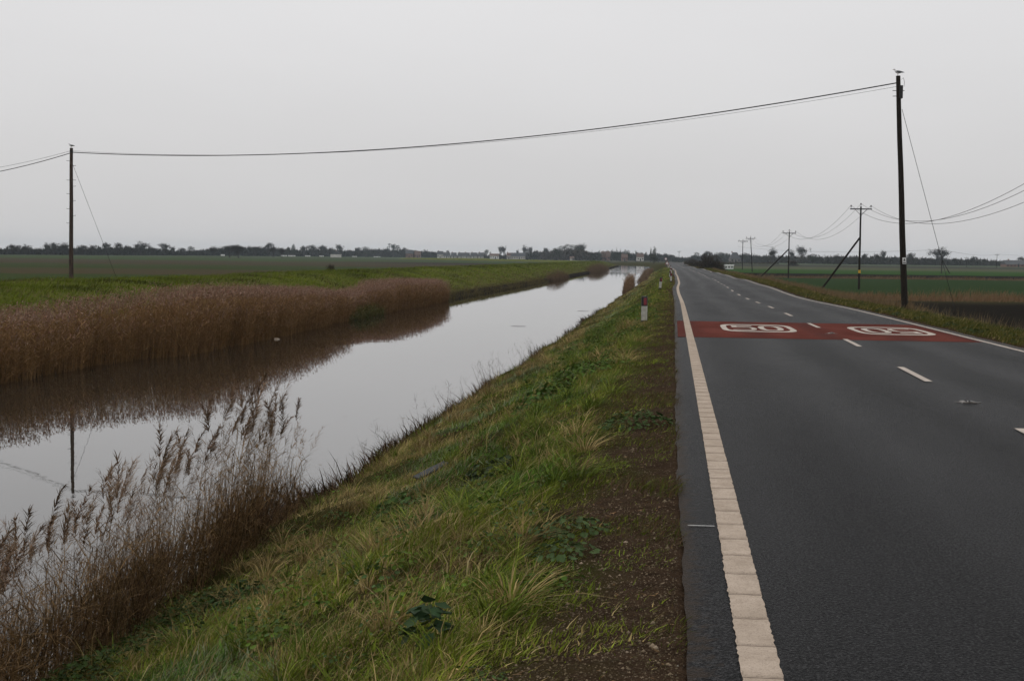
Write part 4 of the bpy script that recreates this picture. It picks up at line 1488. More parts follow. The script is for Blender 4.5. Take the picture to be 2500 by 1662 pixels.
_, x6, y6, h6 = far_pole(2298, 611, 400, 'thin braced pole in front of the big round bare tree', brace=(2.6, 1.0))
_, x7, y7, h7 = far_pole(2432, 622, 760, 'thin distant pole beside the long-roofed farmhouse')
far_pole(1551, 613, 1150, 'small distant pole among the village roofs left of the poplars')
far_pole(1657, 614, 900, 'slim distant pole above the hump of the road')
far_pole(1846, 623, 1400, 'tiny distant pole between the dark trees and the bare tree')
far_pole(2358, 629, 800, 'short dark pole in the far right field, left of the two stubs')
wire('power_line', [(x6, y6, h6 - 1.3 + .1), (x7, y7, h7 - 1.3)], .03, 'faint far wire from the bare tree pole to the farmhouse pole', 'wire', None, 1.0, 20)
x8, y8 = place(1800, 700)
wire('power_line', [(x6, y6, h6 - 1.3 + .1), (x8, y8, 8.0)], .025, 'faint far wire running left from the bare tree pole', 'wire', None, 1.5, 30)
x9, y9 = place(2700, 900)
wire('power_line', [(x7, y7, h7 - 1.3 + .1), (x9, y9, 7.0)], .03, 'faint far wire leaving the farmhouse pole to the right', 'wire', None, 1.0, 20)


# ------------------------------------------------------------------ marker posts, signs
def marker_post():
    t = empty('marker_post')
    def rnd(w, d, z0, z1, top=False):
        mb = MB()
        n = 12
        ring = []
        for k in range(n):
            a = 2 * PI * k / n
            ring.append((w * math.copysign(abs(math.cos(a)) ** .6, math.cos(a)), d * math.copysign(abs(math.sin(a)) ** .6, math.sin(a))))
        zs = [(z0, 1), (z1, 1)] if not top else [(z0, 1), (z1 - .03, 1), (z1 - .01, .9), (z1, .6)]
        V, Fc = [], []
        for z, s_ in zs: V += [(a * s_, b_ * s_, z) for a, b_ in ring]
        for i in range(len(zs) - 1):
            for k in range(n):
                k2 = (k + 1) % n
                Fc.append((i * n + k, i * n + k2, (i + 1) * n + k2, (i + 1) * n + k))
        Fc.append(tuple((len(zs) - 1) * n + k for k in range(n)))
        Fc.append(tuple(range(n - 1, -1, -1)))
        return mb.add(V, Fc)
    rnd(.088, .055, .06, .50).build('post', M['post_white'], t)
    rnd(.092, .059, .50, .785, True).build('black_cap', M['post_black'], t)
    rnd(.091, .058, -.15, .085).build('black_base', M['post_black'], t)
    MB().box((.018, -.062, .635), (.085, .008, .20)).build('reflector', M['red_reflector'], t)
    return t


proto = marker_post()
SIGN_Y = [(43.0, -.83, 0, 1.0, 'white marker post with red reflector, nearest on the left verge'),
          (100, -.80, .09, 1.0, 'tilted marker post, second along the left verge'),
          (131, -.30, -.03, 1.0, 'marker post close to the tarmac, third along the left verge'),
          (176, -.55, .05, 1.0, None), (212, -.2, -.05, 1.0, None), (262, -.5, .03, 1.0, None), (318, -.25, 0, 1.0, None), (384, -.4, 0, 1.1, None), (455, -.3, 0, 1.1, None), (530, -.3, 0, 1.2, None)]
for i, (y, u, ln, s_, lab) in enumerate(SIGN_Y):
    o = proto if i == 0 else copy_tree(proto)
    o.location = (u + float(off(y)), y, float(ground_z(u, y)) + .02)
    o.rotation_euler = (0, ln, R(4))
    o.scale = (s_, s_, s_)
    tag(o, lab or 'small far marker post crowded together beyond the third post on the left verge', 'marker post', 'marker posts along the left verge')


def tri_sign(x, y, z, s, hpost, label):
    t = empty('road_sign', (x, y, z))
    tag(t, label, 'road sign')
    MB().tube([(0, 0, -.2), (0, 0, hpost)], .045, 8).build('post', M['sign_back'], t)
    h = s * .866
    def tri(k, y0, y1):
        c = h / 3
        P_ = [(-s / 2 * k, -c * k), (s / 2 * k, -c * k), (0, 2 * c * k)]
        mb = MB().prism([(a, b_ + hpost) for a, b_ in P_], y0, y1)
        return mb
    pn = tri(1.0, -.07, -.055).build('red_border', M['sign_red'], t)
    tri(.68, -.078, -.071).build('white_panel', M['sign_white'], pn)
    return t


tri_sign(-.95 + float(off(330)), 330, -.6, .95, 1.35, 'white triangular warning sign with dark border on the left verge')
t = empty('road_sign', (-.6 + float(off(470)), 470, -.65))
tag(t, 'small round white sign on a thin post beyond the triangular sign', 'road sign')
MB().tube([(0, 0, -.2), (0, 0, 2.6)], .05, 8).build('post', M['sign_back'], t)
mb = MB(); mb.tube([(0, -.06, 2.35), (0, -.09, 2.35)], .42, 20); rbz = mb.build('red_ring', M['sign_red'], t)
MB().tube([(0, -.095, 2.35), (0, -.10, 2.35)], .33, 20).build('white_disc', M['sign_white'], rbz)

# swans
for (px, lab) in ((1556.5, 'left white swan of the pair far down the drain'), (1566, 'right white swan of the pair far down the drain')):
    x, y = water_at(px, 653.5)
    x, y = place(px, 640)
    t = MB()
    t.tube([(-.55, 0, .22), (-.3, 0, .2), (0, 0, .18), (.3, 0, .2), (.42, 0, .3), (.45, 0, .55), (.5, 0, .75), (.6, 0, .74), (.7, 0, .68)], [.03, .2, .27, .2, .08, .055, .06, .06, .02], 10)
    o = t.build('swan', M['swan'], smooth=True)
    o.location = (x, y, -2.5); o.rotation_euler = (0, 0, R(200))
    tag(o, lab, 'swan', 'swans on the drain')

# ------------------------------------------------------------------ trees
def tree_bare(seed, kind='round'):
    """unit tree: height 1, crown width about 1. returns trunk MB, crown Plants"""
    rr = random.Random(seed)
    tb = MB()
    segs = []
    spread = {'round': .75, 'oak': 1.0, 'tall': .45, 'poplar': .16}[kind]
    def grow(p, d, ln, r_, dep):
        e = p + d * ln
        segs.append((p, e, r_, dep))
        if dep >= 5: return
        nb = {0: 5, 1: 4, 2: 3, 3: 3, 4: 3}[dep]
        for i in range(nb):
            a = 2 * PI * (i + rr.random()) / nb
            side = Vector((math.cos(a), math.sin(a), 0))
            up = Vector((0, 0, 1))
            nd = (d * .55 + side * spread * rr.uniform(.5, 1.2) + up * (.45 if kind != 'oak' else .22) * rr.uniform(.3, 1.2)).normalized()
            st = p.lerp(e, rr.uniform(.55, 1.0)) if dep else p.lerp(e, rr.uniform(.75, 1.0))
            grow(st, nd, ln * rr.uniform(.55, .85) * (1.15 if dep == 0 else 1), r_ * .62, dep + 1)
    grow(Vector((0, 0, 0)), Vector((rr.uniform(-.05, .05), 0, 1)).normalized(), .30, .028, 0)
    mx = max(max(abs(s[1].x), abs(s[1].y)) for s in segs); mz = max(s[1].z for s in segs)
    def nrm(v): return Vector((v.x / mx * .5, v.y / mx * .5, v.z / mz))
    tw = [[], [], [], []]
    for (a, b_, r_, dep) in segs:
        a, b_ = nrm(a), nrm(b_)
        if dep <= 2:
            tb.tube([a, b_], [max(r_, .009), max(r_ * .7, .007)], 5, False)
        else:
            tw[0].append(a); tw[1].append(b_ - a); tw[2].append(.017 if dep == 3 else .014)
    P0 = np.array([list(v) for v in tw[0]]); DD = np.array([list(v) for v in tw[1]])
    LL = np.linalg.norm(DD, axis=1)
    pl = Plants()
    g = np.random.default_rng(seed)
    n = len(P0)
    C = lerpc((.018, .017, .016), (.042, .037, .031), g.uniform(0, 1, n))
    pl.ribbons(P0, DD / LL[:, None], LL, np.array(tw[2]) * 1.0, g.normal(0, .01, (n, 3)), C, rg=g, segs=1)
    # extra fine twigs at the ends
    k = g.integers(0, n, n * 1)
    P1 = P0[k] + DD[k] * g.uniform(.5, 1, (len(k), 1))
    D1 = unit(DD[k] / LL[k][:, None] + g.normal(0, .6, (len(k), 3)))
    pl.ribbons(P1, D1, g.uniform(.02, .07, len(k)), np.full(len(k), .010), g.normal(0, .01, (len(k), 3)), C[k], rg=g, segs=1)
    nb_ = {'round': 11, 'oak': 9, 'tall': 8}[kind] if kind != 'poplar' else 6
    zc = {'round': (.30, .88), 'oak': (.48, .86), 'tall': (.30, .90), 'poplar': (.2, .9)}[kind]
    bl = np.array([(g.normal(0, .17), g.normal(0, .17), g.uniform(*zc), g.uniform(.10, .19)) for _ in range(nb_)])
    m2 = 1300
    kk = g.integers(0, nb_, m2)
    dd2 = unit(g.normal(0, 1, (m2, 3)))
    P2 = bl[kk, :3] + dd2 * (bl[kk, 3] * g.uniform(.2, 1.05, m2))[:, None]
    P2[:, 2] = np.clip(P2[:, 2], .08, .99)
    pl.ribbons(P2, unit(dd2 + g.normal(0, .5, (m2, 3)) + np.array([0, 0, .4])), g.uniform(.03, .08, m2), np.full(m2, .011), g.normal(0, .01, (m2, 3)), lerpc((.014, .015, .016), (.034, .032, .030), g.uniform(0, 1, m2)), rg=g, segs=1)
    k = g.integers(0, n, n * 2)
    P1 = P0[k] + DD[k] * g.uniform(.2, 1.1, (len(k), 1)) + g.normal(0, .015, (len(k), 3))
    pl.ribbons(P1, unit(g.normal(0, 1, (len(k), 3)) + np.array([0, 0, .6])), g.uniform(.03, .07, len(k)), np.full(len(k), .013), g.normal(0, .01, (len(k), 3)), C[k] * .9, rg=g, segs=1)
    return tb, pl


def tree_leafy(seed, kind='dense'):
    g = np.random.default_rng(seed)
    tb = MB().tube([(0, 0, -.02), (.01, 0, .25), (0, .01, .6)], [.03, .022, .01], 6)
    pl = Plants()
    if kind == 'dense':
        cs = [(g.normal(0, .17), g.normal(0, .17), g.uniform(.22, .80), g.uniform(.13, .22)) for _ in range(16)]
        colr_ = ((.014, .022, .014), (.034, .042, .024))
    elif kind == 'column':
        cs = [(g.normal(0, .03), g.normal(0, .03), .10 + .80 * i / 15, .34 * math.sin(PI * (.16 + .80 * i / 15)) ** .7 * .9) for i in range(16)]
        colr_ = ((.012, .022, .014), (.028, .040, .022))
    elif kind == 'conifer':
        cs = [(g.normal(0, .03), g.normal(0, .03), .06 + .90 * i / 17, .40 * (1 - i / 18) + .03) for i in range(18)]
        colr_ = ((.012, .022, .015), (.028, .040, .024))
    elif kind == 'pine':
        cs = [(g.normal(0, .26), g.normal(0, .26), g.uniform(.35, .92), g.uniform(.07, .14)) for _ in range(17)]
        colr_ = ((.010, .018, .016), (.022, .034, .026))
    elif kind == 'poplar':
        cs = [(g.normal(0, .05), g.normal(0, .05), .08 + .86 * i / 15, .33 * math.sin(PI * (.1 + .86 * i / 15)) ** .6 * .8) for i in range(16)]
        colr_ = ((.045, .048, .040), (.075, .076, .062))
    n = 1500 if kind != 'pine' else 1300
    w = np.array([c[3] ** 2 for c in cs]); w /= w.sum()
    k = g.choice(len(cs), n, p=w)
    cc = np.array(cs)[k]
    dd = unit(g.normal(0, 1, (n, 3)))
    rad = cc[:, 3] * g.uniform(.55, 1.08, n)
    P0 = cc[:, :3] + dd * rad[:, None] * np.array([1, 1, .75 if kind in ('dense', 'pine') else .45])
    P0[:, 2] = np.clip(P0[:, 2], .02, 1.0)
    D0 = unit(dd + g.normal(0, .6, (n, 3)) + np.array([0, 0, .3]))
    C = lerpc(*colr_, g.uniform(0, 1, n))
    pl.ribbons(P0, D0, g.uniform(.03, .075, n), g.uniform(.02, .05, n), g.normal(0, .01, (n, 3)), C, rg=g, segs=2)
    return tb, pl


def bush_twig(seed, n=2600, colr_=((.030, .021, .018), (.062, .044, .036)), w0=.010, w1=.024):
    g = np.random.default_rng(seed)
    a = g.uniform(0, 2 * PI, n); ph = np.arccos(g.uniform(0, 1, n))
    dd = np.stack([np.sin(ph) * np.cos(a), np.sin(ph) * np.sin(a), np.cos(ph)], -1)
    lum = .80 + .14 * np.sin(3 * a + 1) * np.sin(ph) + .10 * np.sin(5 * a) + .08 * np.cos(7 * ph + 3 * a)
    rad = lum * g.uniform(.35, 1.0, n) ** .6
    P0 = dd * rad[:, None] * np.array([.5, .5, .93])
    D0 = unit(dd + g.normal(0, .5, (n, 3)) + np.array([0, 0, .35]))
    pl = Plants()
    pl.ribbons(P0, D0, g.uniform(.04, .13, n), g.uniform(w0, w1, n), g.normal(0, .015, (n, 3)), lerpc(*colr_, g.uniform(0, 1, n)), rg=g, segs=2)
    tb = MB()
    r2 = random.Random(seed)
    for i in range(9):
        a = r2.uniform(0, 2 * PI)
        tb.tube([(0, 0, -.05), (.12 * math.cos(a), .12 * math.sin(a), .3), (.3 * math.cos(a), .3 * math.sin(a), r2.uniform(.5, .8))], [.02, .014, .006], 4, False)
    return tb, pl


PROTO = {}
def get_proto(kind, var):
    key = (kind, var)
    if key in PROTO: return PROTO[key]
    seed = 100 * ['round', 'oak', 'tall', 'dense', 'column', 'conifer', 'pine', 'poplar', 'bush', 'slim'].index(kind) + var
    if kind in ('round', 'oak', 'tall'): tb, pl = tree_bare(seed, kind)
    elif kind == 'slim': tb, pl = tree_bare(seed, 'poplar')
    elif kind == 'bush': tb, pl = bush_twig(seed)
    else: tb, pl = tree_leafy(seed, kind)
    t1 = tb.build('trunk', M['bark'])
    c1 = pl.build('crown', M['twig'])
    PROTO[key] = (t1, c1)
    t1['_p'] = c1['_p'] = 1
    return PROTO[key]


USED = set()
def tree(px, top, w, kind, label, base=None, d=None, var=None, group=None, x=None, y=None, name=None, z0=None):
    if var is None: var = int(px * 7) % 3
    if d is None:
        d = min(1400, max(560, 2.75 * F_PX / max(2.0, (base or 624) - hor(px)))) if base else dpx(px)
    if z0 is None: z0 = flat_z(d)
    if x is None: x, y = place(px, d)
    H = (hor(px) - top) / F_PX * d + 1.7 - z0
    W = w / F_PX * d
    nm = name or {'round': 'bare_tree', 'oak': 'bare_tree', 'tall': 'bare_tree', 'slim': 'bare_tree', 'dense': 'evergreen_tree', 'column': 'cypress_tree', 'conifer': 'conifer_tree', 'pine': 'pine_tree', 'poplar': 'poplar_tree', 'bush': 'bush'}[kind]
    e = empty(nm, (x, y, z0), (px * 1.37) % 6.28)
    W *= {'column': 1.45, 'conifer': 1.2, 'poplar': 1.6}.get(kind, 1.2)
    e.scale = (W, W, H)
    tag(e, label, 'bush' if kind == 'bush' else 'tree', group)
    t1, c1 = get_proto(kind, var)
    for src, nme in ((t1, 'trunk'), (c1, 'crown')):
        if (id(src)) in USED:
            c = src.copy(); COL.objects.link(c)
        else:
            USED.add(id(src)); c = src
            if '_p' in c: del c['_p']
        c.parent = e
    return e


TREES = [
    (31, 596, 24, 'round', 'bushy bare tree standing first from the left edge of the photo'),
    (46, 597, 16, 'tall', 'narrow bare tree just right of the leftmost bushy one'),
    (66, 596, 24, 'round', 'open twiggy tree halfway between the left edge and the far bank pole'),
    (117, 592, 22, 'round', 'pale twiggy tree just left of the flat-topped pair by the far bank pole'),
    (134, 592, 26, 'oak', 'open-limbed tree left of the flat-topped one by the far bank pole'),
    (156, 592, 42, 'round', 'wide flat-topped bare tree directly left of the far bank pole'),
    (203, 598, 30, 'round', 'broad bare tree first to the right of the far bank pole'),
    (229, 597, 20, 'tall', 'slim bare tree behind the guy wire of the far bank pole'),
    (262, 591, 24, 'round', 'tall bare tree with rounded top, second clear crown right of the far bank pole'),
    (290, 592, 22, 'round', 'bare tree with a dark rounded head left of the largest treeline crown'),
    (313, 598, 18, 'tall', 'small bare tree pressed against the left of the largest treeline crown'),
    (345, 589, 38, 'round', 'largest and tallest bare crown of the left treeline'),
    (372, 604, 22, 'round', 'low bare tree between the largest crown and the lone oak'),
    (402, 594, 28, 'oak', 'lone oak with gaps of sky through its open crown'),
    (423, 602, 16, 'tall', 'narrow dark bare tree just right of the lone open oak'),
    (446, 605, 22, 'round', 'pale round tree left of the dome-shaped dark one'),
    (469, 599, 20, 'dense', 'isolated dark dome-shaped tree rising above the low hedge'),
    (525, 601, 32, 'round', 'broad grey tree left of the two brownish field oaks'),
    (561, 598, 44, 'oak', 'brownish field oak standing forward of the treeline, left of the pair', 631),
    (583, 597, 42, 'round', 'brownish field oak standing forward of the treeline, right of the pair', 632),
    (625, 600, 34, 'oak', 'bare tree standing forward with a thin straight trunk right of the oak pair', 629),
    (656, 592, 26, 'round', 'tall pale bare tree whose crown tops the trees left of the cypress'),
    (668, 602, 26, 'oak', 'small forward bare tree with a forked crown under the tall pale one', 631),
    (689, 605, 24, 'oak', 'small brown round-headed tree standing in front of a white shed', 632),
    (704, 602, 18, 'dense', 'dark low evergreen immediately left of the cypress'),
    (717, 594, 14, 'column', 'dark narrow cypress tree, sharpest outline of the treeline'),
    (741, 600, 20, 'tall', 'bare tree with pointed top next right after the cypress'),
    (764, 598, 28, 'round', 'dense twiggy crown above two white sheds'),
    (787, 598, 28, 'round', 'twiggy crown right of the dense one above the white sheds'),
    (808, 604, 20, 'round', 'small ragged tree left of a pale gabled cottage'),
    (829, 596, 22, 'round', 'tall open bare tree directly behind the pale gabled cottage'),
    (856, 610, 16, 'round', 'low grey tree right of the pale gabled cottage'),
    (874, 603, 16, 'tall', 'ivy-dark bare tree, left of two close together near the pine'),
    (893, 601, 18, 'dense', 'dark bushy tree, right of two close together near the pine'),
    (925, 611, 26, 'round', 'low spreading bare tree immediately left of the dark pine'),
    (959, 596, 30, 'pine', 'dark clumpy pine standing above the row of roofs'),
    (986, 604, 14, 'round', 'slight bare tree right after the dark clumpy pine'),
    (1038, 608, 14, 'conifer', 'dark pointed conifer at the left end of the village'),
    (1056, 613, 9, 'conifer', 'small dark conifer right of the pointed one at the village end'),
    (1094, 611, 9, 'round', 'tiny bare tree behind the middle village roofs'),
    (1186, 607, 14, 'dense', 'dark evergreen at the right end of the white village houses'),
    (1197, 615, 9, 'dense', 'low round evergreen touching the right end of the white houses'),
    (1222, 600, 14, 'tall', 'tall thin bare tree above the village, left of twins'),
    (1230, 601, 13, 'tall', 'tall thin bare tree above the village, right of twins'),
    (1263, 610, 8, 'tall', 'tiny bare tree above the long grey roof'),
    (1281, 598, 19, 'round', 'vase-shaped bare tree left of the big grove'),
    (1294, 602, 16, 'round', 'smaller bare tree leaning out of the hedge left of the grove'),
    (1333, 604, 18, 'round', 'pale bare tree over the hedge where the grove starts'),
    (1355, 604, 34, 'dense', 'dark green rounded tree forming the left shoulder of the grove', 637),
    (1393, 593, 50, 'dense', 'biggest dark crown at the centre of the grove', 637),
    (1414, 594, 34, 'round', 'bare arching tree on the right shoulder of the grove', 637),
    (1445, 610, 9, 'conifer', 'small sharp conifer above a roof right of the grove'),
    (1463, 612, 12, 'conifer', 'small dark cone-shaped conifer second right of the grove'),
    (1494, 607, 12, 'conifer', 'leftmost of the dark clustered conifers in the village centre'),
    (1505, 604, 14, 'conifer', 'tallest of the dark clustered conifers in the village centre'),
    (1514, 607, 12, 'conifer', 'rightmost of the dark clustered conifers in the village centre'),
    (1531, 607, 14, 'dense', 'round dark tree between the conifer cluster and the small village pole'),
    (1578, 615, 9, 'dense', 'small dark tree just left of the poplars'),
    (1588.5, 603, 5, 'poplar', 'very slender poplar on the left of the pair by the drain end', 642),
    (1597, 602, 12, 'poplar', 'broader tall poplar on the right of the pair by the drain end', 642),
    (1596, 621, 30, 'dense', 'dark mass of shrubby tree around the foot of the poplars', 645),
    (1623, 618, 20, 'round', 'hazy bare tree behind the road signs'),
    (1637, 622, 16, 'round', 'low hazy bare tree right of the road signs'),
    (1650, 628, 12, 'round', 'lowest hazy tree touching the end of the road'),
    (1695, 616, 26, 'dense', 'dark evergreen left of the big roadside bush, behind it'),
    (1724, 613, 24, 'round', 'pale twiggy crown just above the top of the roadside bush'),
    (1757, 615, 30, 'dense', 'dark tree between the roadside bush and the hipped roof'),
    (1815, 617, 24, 'dense', 'dark tree immediately right of the hipped roof'),
    (1884, 604, 26, 'round', 'solitary bare tree with rounded crown left of the second crossarm pole', 647),
    (1932, 609, 18, 'round', 'thin pale tree just right of the second crossarm pole'),
    (1957, 600, 30, 'round', 'tall bare tree with wide crown right of the second crossarm pole', 646),
    (1984, 618, 28, 'dense', 'dark thicket tree left of the long brace'),
    (2043, 620, 18, 'round', 'small bare tree above the hedge behind the long brace'),
    (2108, 619, 18, 'round', 'small bare tree above the hedge right of the yellow plate pole'),
    (2140, 619, 20, 'round', 'short bare tree left of the narrow tall one before the leaning pole'),
    (2155, 610, 16, 'tall', 'narrow tall bare tree left of the dark leaning pole'),
    (2222, 617, 24, 'round', 'bare tree half hidden by the dark leaning pole'),
    (2295, 603, 50, 'round', 'big round bare tree alone in the right field', 651),
    (2375, 626, 20, 'round', 'faint twiggy tree above the hedge left of the farmhouse'),
    (2492, 627, 20, 'round', 'faint bare tree behind the farmhouse roof'),
]
for tr_ in TREES:
    px, top, w, kind, lab = tr_[:5]
    tree(px, top, w, kind, lab, base=tr_[5] if len(tr_) > 5 else None)

# roadside bushes
e = tree(1737, 616.5, 54, 'bush', 'big dark brown roadside bush right of the road in the middle distance', d=352, var=0, x=9.0 + float(off(350)), y=350, z0=-1.2, name='bush')
e.scale = (7.0, 7.0, 5.3)
e = tree(1752, 640, 40, 'bush', 'lower dark bush joined to the right foot of the big roadside bush', d=345, var=1, x=11.0 + float(off(350)), y=352, z0=-1.25, name='bush')
e.scale = (5.6, 5.6, 3.3)
e = tree(1672, 629, 34, 'bush', 'dome-shaped dark bush at the roadside near the hump of the road', d=590, var=2, x=10.2 + float(off(600)), y=600, z0=-1.0, name='bush')
e.scale = (6.6, 9, 3.4)
e = tree(1700, 640, 24, 'bush', 'grey-brown scrubby bush between the dome-shaped and the big roadside bush', d=480, var=1, x=10.6 + float(off(480)), y=480, z0=-1.1, name='bush')
e.scale = (5.6, 16, 2.6)
e = tree(1936, 632, 26, 'bush', 'dark round shrub in the field under the thin pale tree', d=720, var=0, name='bush')
e = tree(797, 650, 9, 'bush', 'small dark shrub alone on the crest of the far bank', d=170, var=1, name='bush', z0=-.6)
x, y = place(808, 190)
e.location = (x, y, -.9); e.scale = (1.6, 1.6, 1.7)


# continuous hedges and woods in the distance
def mass(name, segs, label, d, n, colr_=((.014, .018, .018), (.036, .037, .035)), z0=None, size=(1.2, 3.0)):
    """segs: list of (px, top y in the photo)"""
    g = np.random.default_rng(len(label))
    pl = Plants()
    pxs = np.array([s[0] for s in segs], float); tops = np.array([s[1] for s in segs], float)
    n = int(n * 1.35)
    px = g.uniform(pxs[0], pxs[-1], n)
    tp = np.interp(px, pxs, tops) + 2.2 * nz(px, px * 0, 5.0, 2) + 1.2 * nz(px, px * 0, 1.8, 4)
    d = np.interp(px, [0, 300, 640, 960, 1280, 1400, 1700, 1850, 2000, 2300, 2500], [830, 960, 1200, 1650, 1600, 1250, 1500, 1250, 1020, 1050, 1100]) if d == 'line' else np.full(n, float(d))
    d = d * 1.03
    z0 = -1.3 + .9 * np.clip((d - 500) / 600, 0, 1)
    dd = d * g.uniform(.985, 1.015, n)
    Ht = (628 + .013 * (px - 1250) - tp) / F_PX * d + 1.7 - z0
    hz_ = Ht * g.uniform(0, 1, n) ** .8
    lat = (px - CX) / F_PX * dd
    X, Y = lat * CT - dd * ST, lat * ST + dd * CT
    P0 = np.stack([X, Y, z0 + np.maximum(hz_ - 1.2, 0)], -1)
    D0 = unit(g.normal(0, .7, (n, 3)) + np.array([0, 0, .9]))
    s = d / 1000.0
    pl.ribbons(P0, D0, g.uniform(*size, n) * s, g.uniform(.5, 1.3, n) * s, g.normal(0, .2, (n, 3)), lerpc(*colr_, g.uniform(0, 1, n)), rg=g, segs=2)
    o = pl.build(name, M['twig'])
    tag(o, label, 'trees' if 'wood' in name else 'hedge', kind='stuff')


mass('distant_wood', [(-40, 610), (20, 606), (70, 607), (90, 609), (120, 605), (170, 606), (185, 608), (230, 606), (300, 605), (380, 607), (430, 613), (470, 615), (510, 610), (600, 606), (650, 607), (700, 611), (740, 612)],
     'low grey-blue wood filling the skyline left of the cypress', 'line', 11000)
mass('distant_wood', [(740, 611), (800, 611), (850, 615), (900, 613), (940, 612), (980, 613), (1030, 616), (1075, 619)], 'thin grey wood on the skyline between the cypress and the village', 'line', 4500)
mass('hedge', [(1075, 624.5), (1100, 626), (1180, 626), (1270, 625), (1300, 621), (1340, 618)], 'low garden hedge under the white village houses', 1500, 2200)
mass('distant_wood', [(1280, 621), (1310, 616), (1340, 617), (1370, 612), (1420, 612), (1440, 618), (1445, 626)], 'brown scrub around the foot of the big grove', 'line', 3200, ((.035, .030, .028), (.070, .056, .050)))
mass('distant_wood', [(1440, 619), (1480, 617), (1520, 618), (1560, 621), (1600, 622), (1640, 627), (1660, 633), (1700, 630), (1720, 624), (1780, 624), (1830, 624), (1870, 630)], 'grey garden trees along the skyline at the end of the road', 'line', 5200)
mass('hedge', [(1830, 628), (1880, 627), (1960, 627), (2060, 627), (2140, 628), (2220, 630), (2330, 633), (2400, 636), (2450, 640), (2560, 640)], 'long dark hedge across the far side of the right fields', 'line', 8500, ((.024, .028, .026), (.052, .050, .046)))
mass('hedge', [(1760, 642), (1800, 643), (1850, 642), (1900, 642)], 'low rough hedge behind the white shed in the right field', 900, 700, ((.04, .035, .028), (.075, .065, .05)), size=(.8, 1.6))


# ------------------------------------------------------------------ buildings
def house(px, top, base_h, w_px, d, label, walls='white_wall', roof='slate', rz=0.0, depth=8.0, chim=1, hip=False, wins=3, name='house', roof_frac=.5, cat='house', z0=None):
    if z0 is None: z0 = flat_z(d)
    x, y = place(px, d)
    H = (hor(px) - top) / F_PX * d + 1.7 - z0
    W = w_px / F_PX * d
    t = empty(name, (x, y, z0), R(6.3) + rz)
    tag(t, label, cat)
    hw = H * (1 - roof_frac)
    MB().box((0, 0, hw / 2), (W, depth, hw)).build('wall', M[walls], t)
    if hip:
        ov = .3; r0 = W * .22
        mb = MB().add([(-W / 2 - ov, -depth / 2 - ov, hw), (W / 2 + ov, -depth / 2 - ov, hw), (W / 2 + ov, depth / 2 + ov, hw), (-W / 2 - ov, depth / 2 + ov, hw), (-r0, 0, H), (r0, 0, H)],
                      [(0, 1, 5, 4), (1, 2, 5), (2, 3, 4, 5), (3, 0, 4), (3, 2, 1, 0)])
    else:
        ov = .3
        mb = MB().add([(-W / 2 - ov, -depth / 2 - ov, hw), (W / 2 + ov, -depth / 2 - ov, hw), (W / 2 + ov, depth / 2 + ov, hw), (-W / 2 - ov, depth / 2 + ov, hw), (-W / 2 - ov, 0, H), (W / 2 + ov, 0, H)],
                      [(0, 1, 5, 4), (2, 3, 4, 5), (1, 2, 5), (3, 0, 4), (3, 2, 1, 0)])
    rf = mb.build('roof', M[roof], t)
    for c in range(chim):
        MB().box((-W * .3 + c * W * .6, 0, H + .15), (.8, .6, 1.3)).build('chimney', M['brick_wall'], rf)
    for i in range(wins):
        xx = -W / 2 + W * (i + .5) / wins
        if i == wins // 2 and name != 'shed':
            MB().box((xx, -depth / 2 - .03, 1.05), (.95, .07, 2.1)).build('door', M['glass'], t)
        else:
            MB().box((xx, -depth / 2 - .03, hw * .55), (min(1.3, W / wins * .5), .07, min(1.2, hw * .4))).build('window', M['glass'], t)
    return t


VH = 2150
house(1000, 611, 0, 17, 1500, 'grey house roof just right of the pine', 'brick_wall', 'slate', chim=1)
house(1020, 614, 0, 14, 1500, 'low brown house left of the pointed conifer', 'brick_wall', 'tile', chim=1)
house(1075, 614, 0, 14, 1500, 'grey-roofed house at the left end of the white houses', 'pale_wall', 'slate', chim=1)
for (px, w_, lab) in ((1091, 14, 'first white village house from the left with a dark slate roof'),
                      (1108, 11, 'second white village house, slightly narrower than its neighbours'),
                      (1126, 14, 'third white village house below the chimney in the row'),
                      (1140, 11, 'fourth white village house in the row'),
                      (1157, 14, 'fifth white village house under the long dark roof'),
                      (1174, 11, 'rightmost white village house beside the evergreen')):
    house(px, 617.5, 0, w_ * 1.12, 1500, lab, 'pale_wall', 'slate', chim=1, roof_frac=.66)
house(1207, 620, 0, 22, 1480, 'long low white bungalow right of the village evergreen', 'white_wall', 'tile', chim=0, wins=4, roof_frac=.45)
house(1265, 618, 0, 34, 1480, 'long grey roofed building left of the grove', 'pale_wall', 'slate', chim=0, wins=6, roof_frac=.6)
house(1242, 618, 0, 10, 1490, 'small house with a chimney between bungalow and long grey roof', 'pale_wall', 'tile')
house(1436, 617, 0, 18, 1330, 'house roof under the small sharp conifer right of the grove', 'brick_wall', 'slate')
house(1478, 615, 0, 22, 1340, 'house with reddish walls left of the clustered conifers', 'brick_wall', 'tile', chim=2)
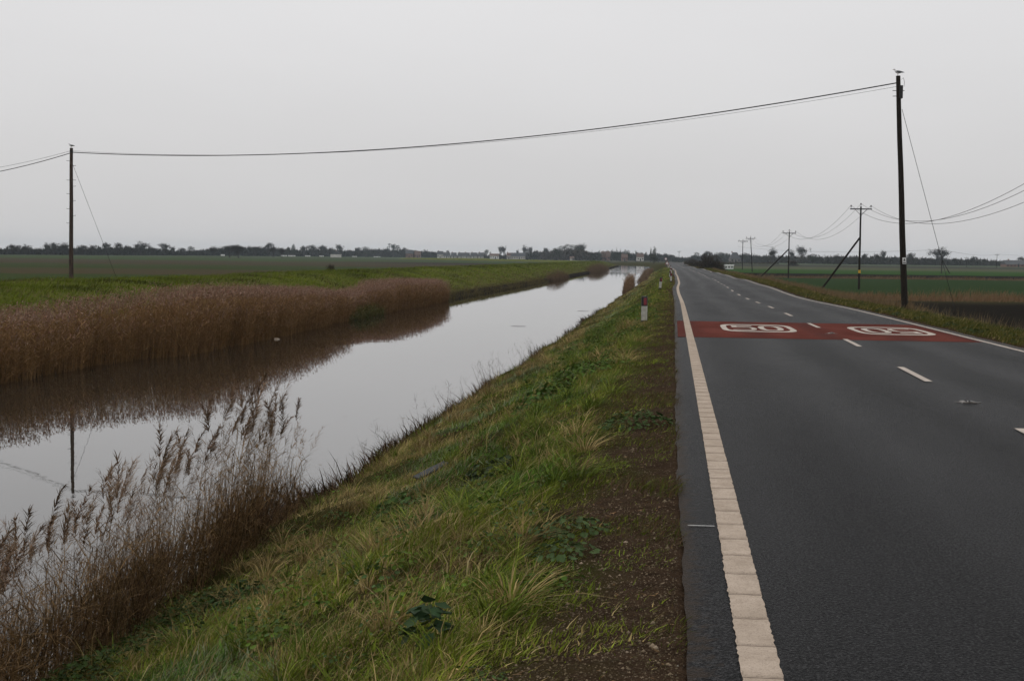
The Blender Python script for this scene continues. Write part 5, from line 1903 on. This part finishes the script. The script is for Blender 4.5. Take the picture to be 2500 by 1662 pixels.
house(1524, 621, 0, 14, 1250, 'pinkish house in front of the clustered conifers', 'brick_wall', 'tile')
house(1562, 620, 0, 16, 1330, 'cream house with a long roof left of the poplars', 'pale_wall', 'tile')
house(1396, 627, 0, 9, 1150, 'tiny pale outbuilding at the foot of the grove', 'pale_wall', 'tile', chim=0, wins=2)
house(821, 614, 0, 10, 1100, 'pale gabled cottage below the tall open bare tree', 'pale_wall', 'slate', rz=PI / 2)
house(1793, 617, 0, 24, 1150, 'pale hipped roof house between two dark trees right of the bush', 'grey_wall', 'slate', hip=True, roof_frac=.62, depth=9)
house(2478, 636.5, 0, 60, 950, 'long-roofed grey farmhouse at the far right edge', 'brick_wall', 'slate', roof_frac=.62, chim=1, wins=7, depth=11)
for (px, w_, lab) in ((545, 7, 'small bright white shed left of the brownish oak pair'), (694, 12, 'long low white shed behind the small brown round-headed tree'),
                      (713, 16, 'long low white shed at the foot of the cypress'), (752, 11, 'low white shed below the dense twiggy crown'),
                      (786, 9, 'low white shed below the right twiggy crown'), (866, 11, 'low white shed left of the ivy-dark pair of trees'),
                      (921, 15, 'faint low white shed left of the dark pine')):
    house(px, hor(px) + 3.2, 0, w_, dpx(px) - 25, lab, 'white_wall', 'white_wall', chim=0, wins=2, name='shed', cat='shed', roof_frac=.25, depth=4)
t = house(1778, 647.5, 0, 21, 470, 'small white flat-roofed shed in the right field beside the big bush', 'white_wall', 'sign_white', chim=0, wins=3, name='shed', cat='shed', roof_frac=.12, depth=2.5)

# ------------------------------------------------------------------ haze
m = bpy.data.materials.new('haze')
m.use_nodes = True
nt = m.node_tree
nt.nodes.clear()
ho = nt.nodes.new('ShaderNodeOutputMaterial')
hv = nt.nodes.new('ShaderNodeVolumePrincipled')
hv.inputs['Color'].default_value = (.78, .90, 1.0, 1)
hv.inputs['Density'].default_value = .00010
hv.inputs['Anisotropy'].default_value = 0.0
nt.links.new(hv.outputs[0], ho.inputs['Volume'])
o = MB().box((0, 0, 12.0), (8600, 8600, 35.0)).build('haze', m)
tag(o, 'thin grey haze over the flat fields', kind='stuff')
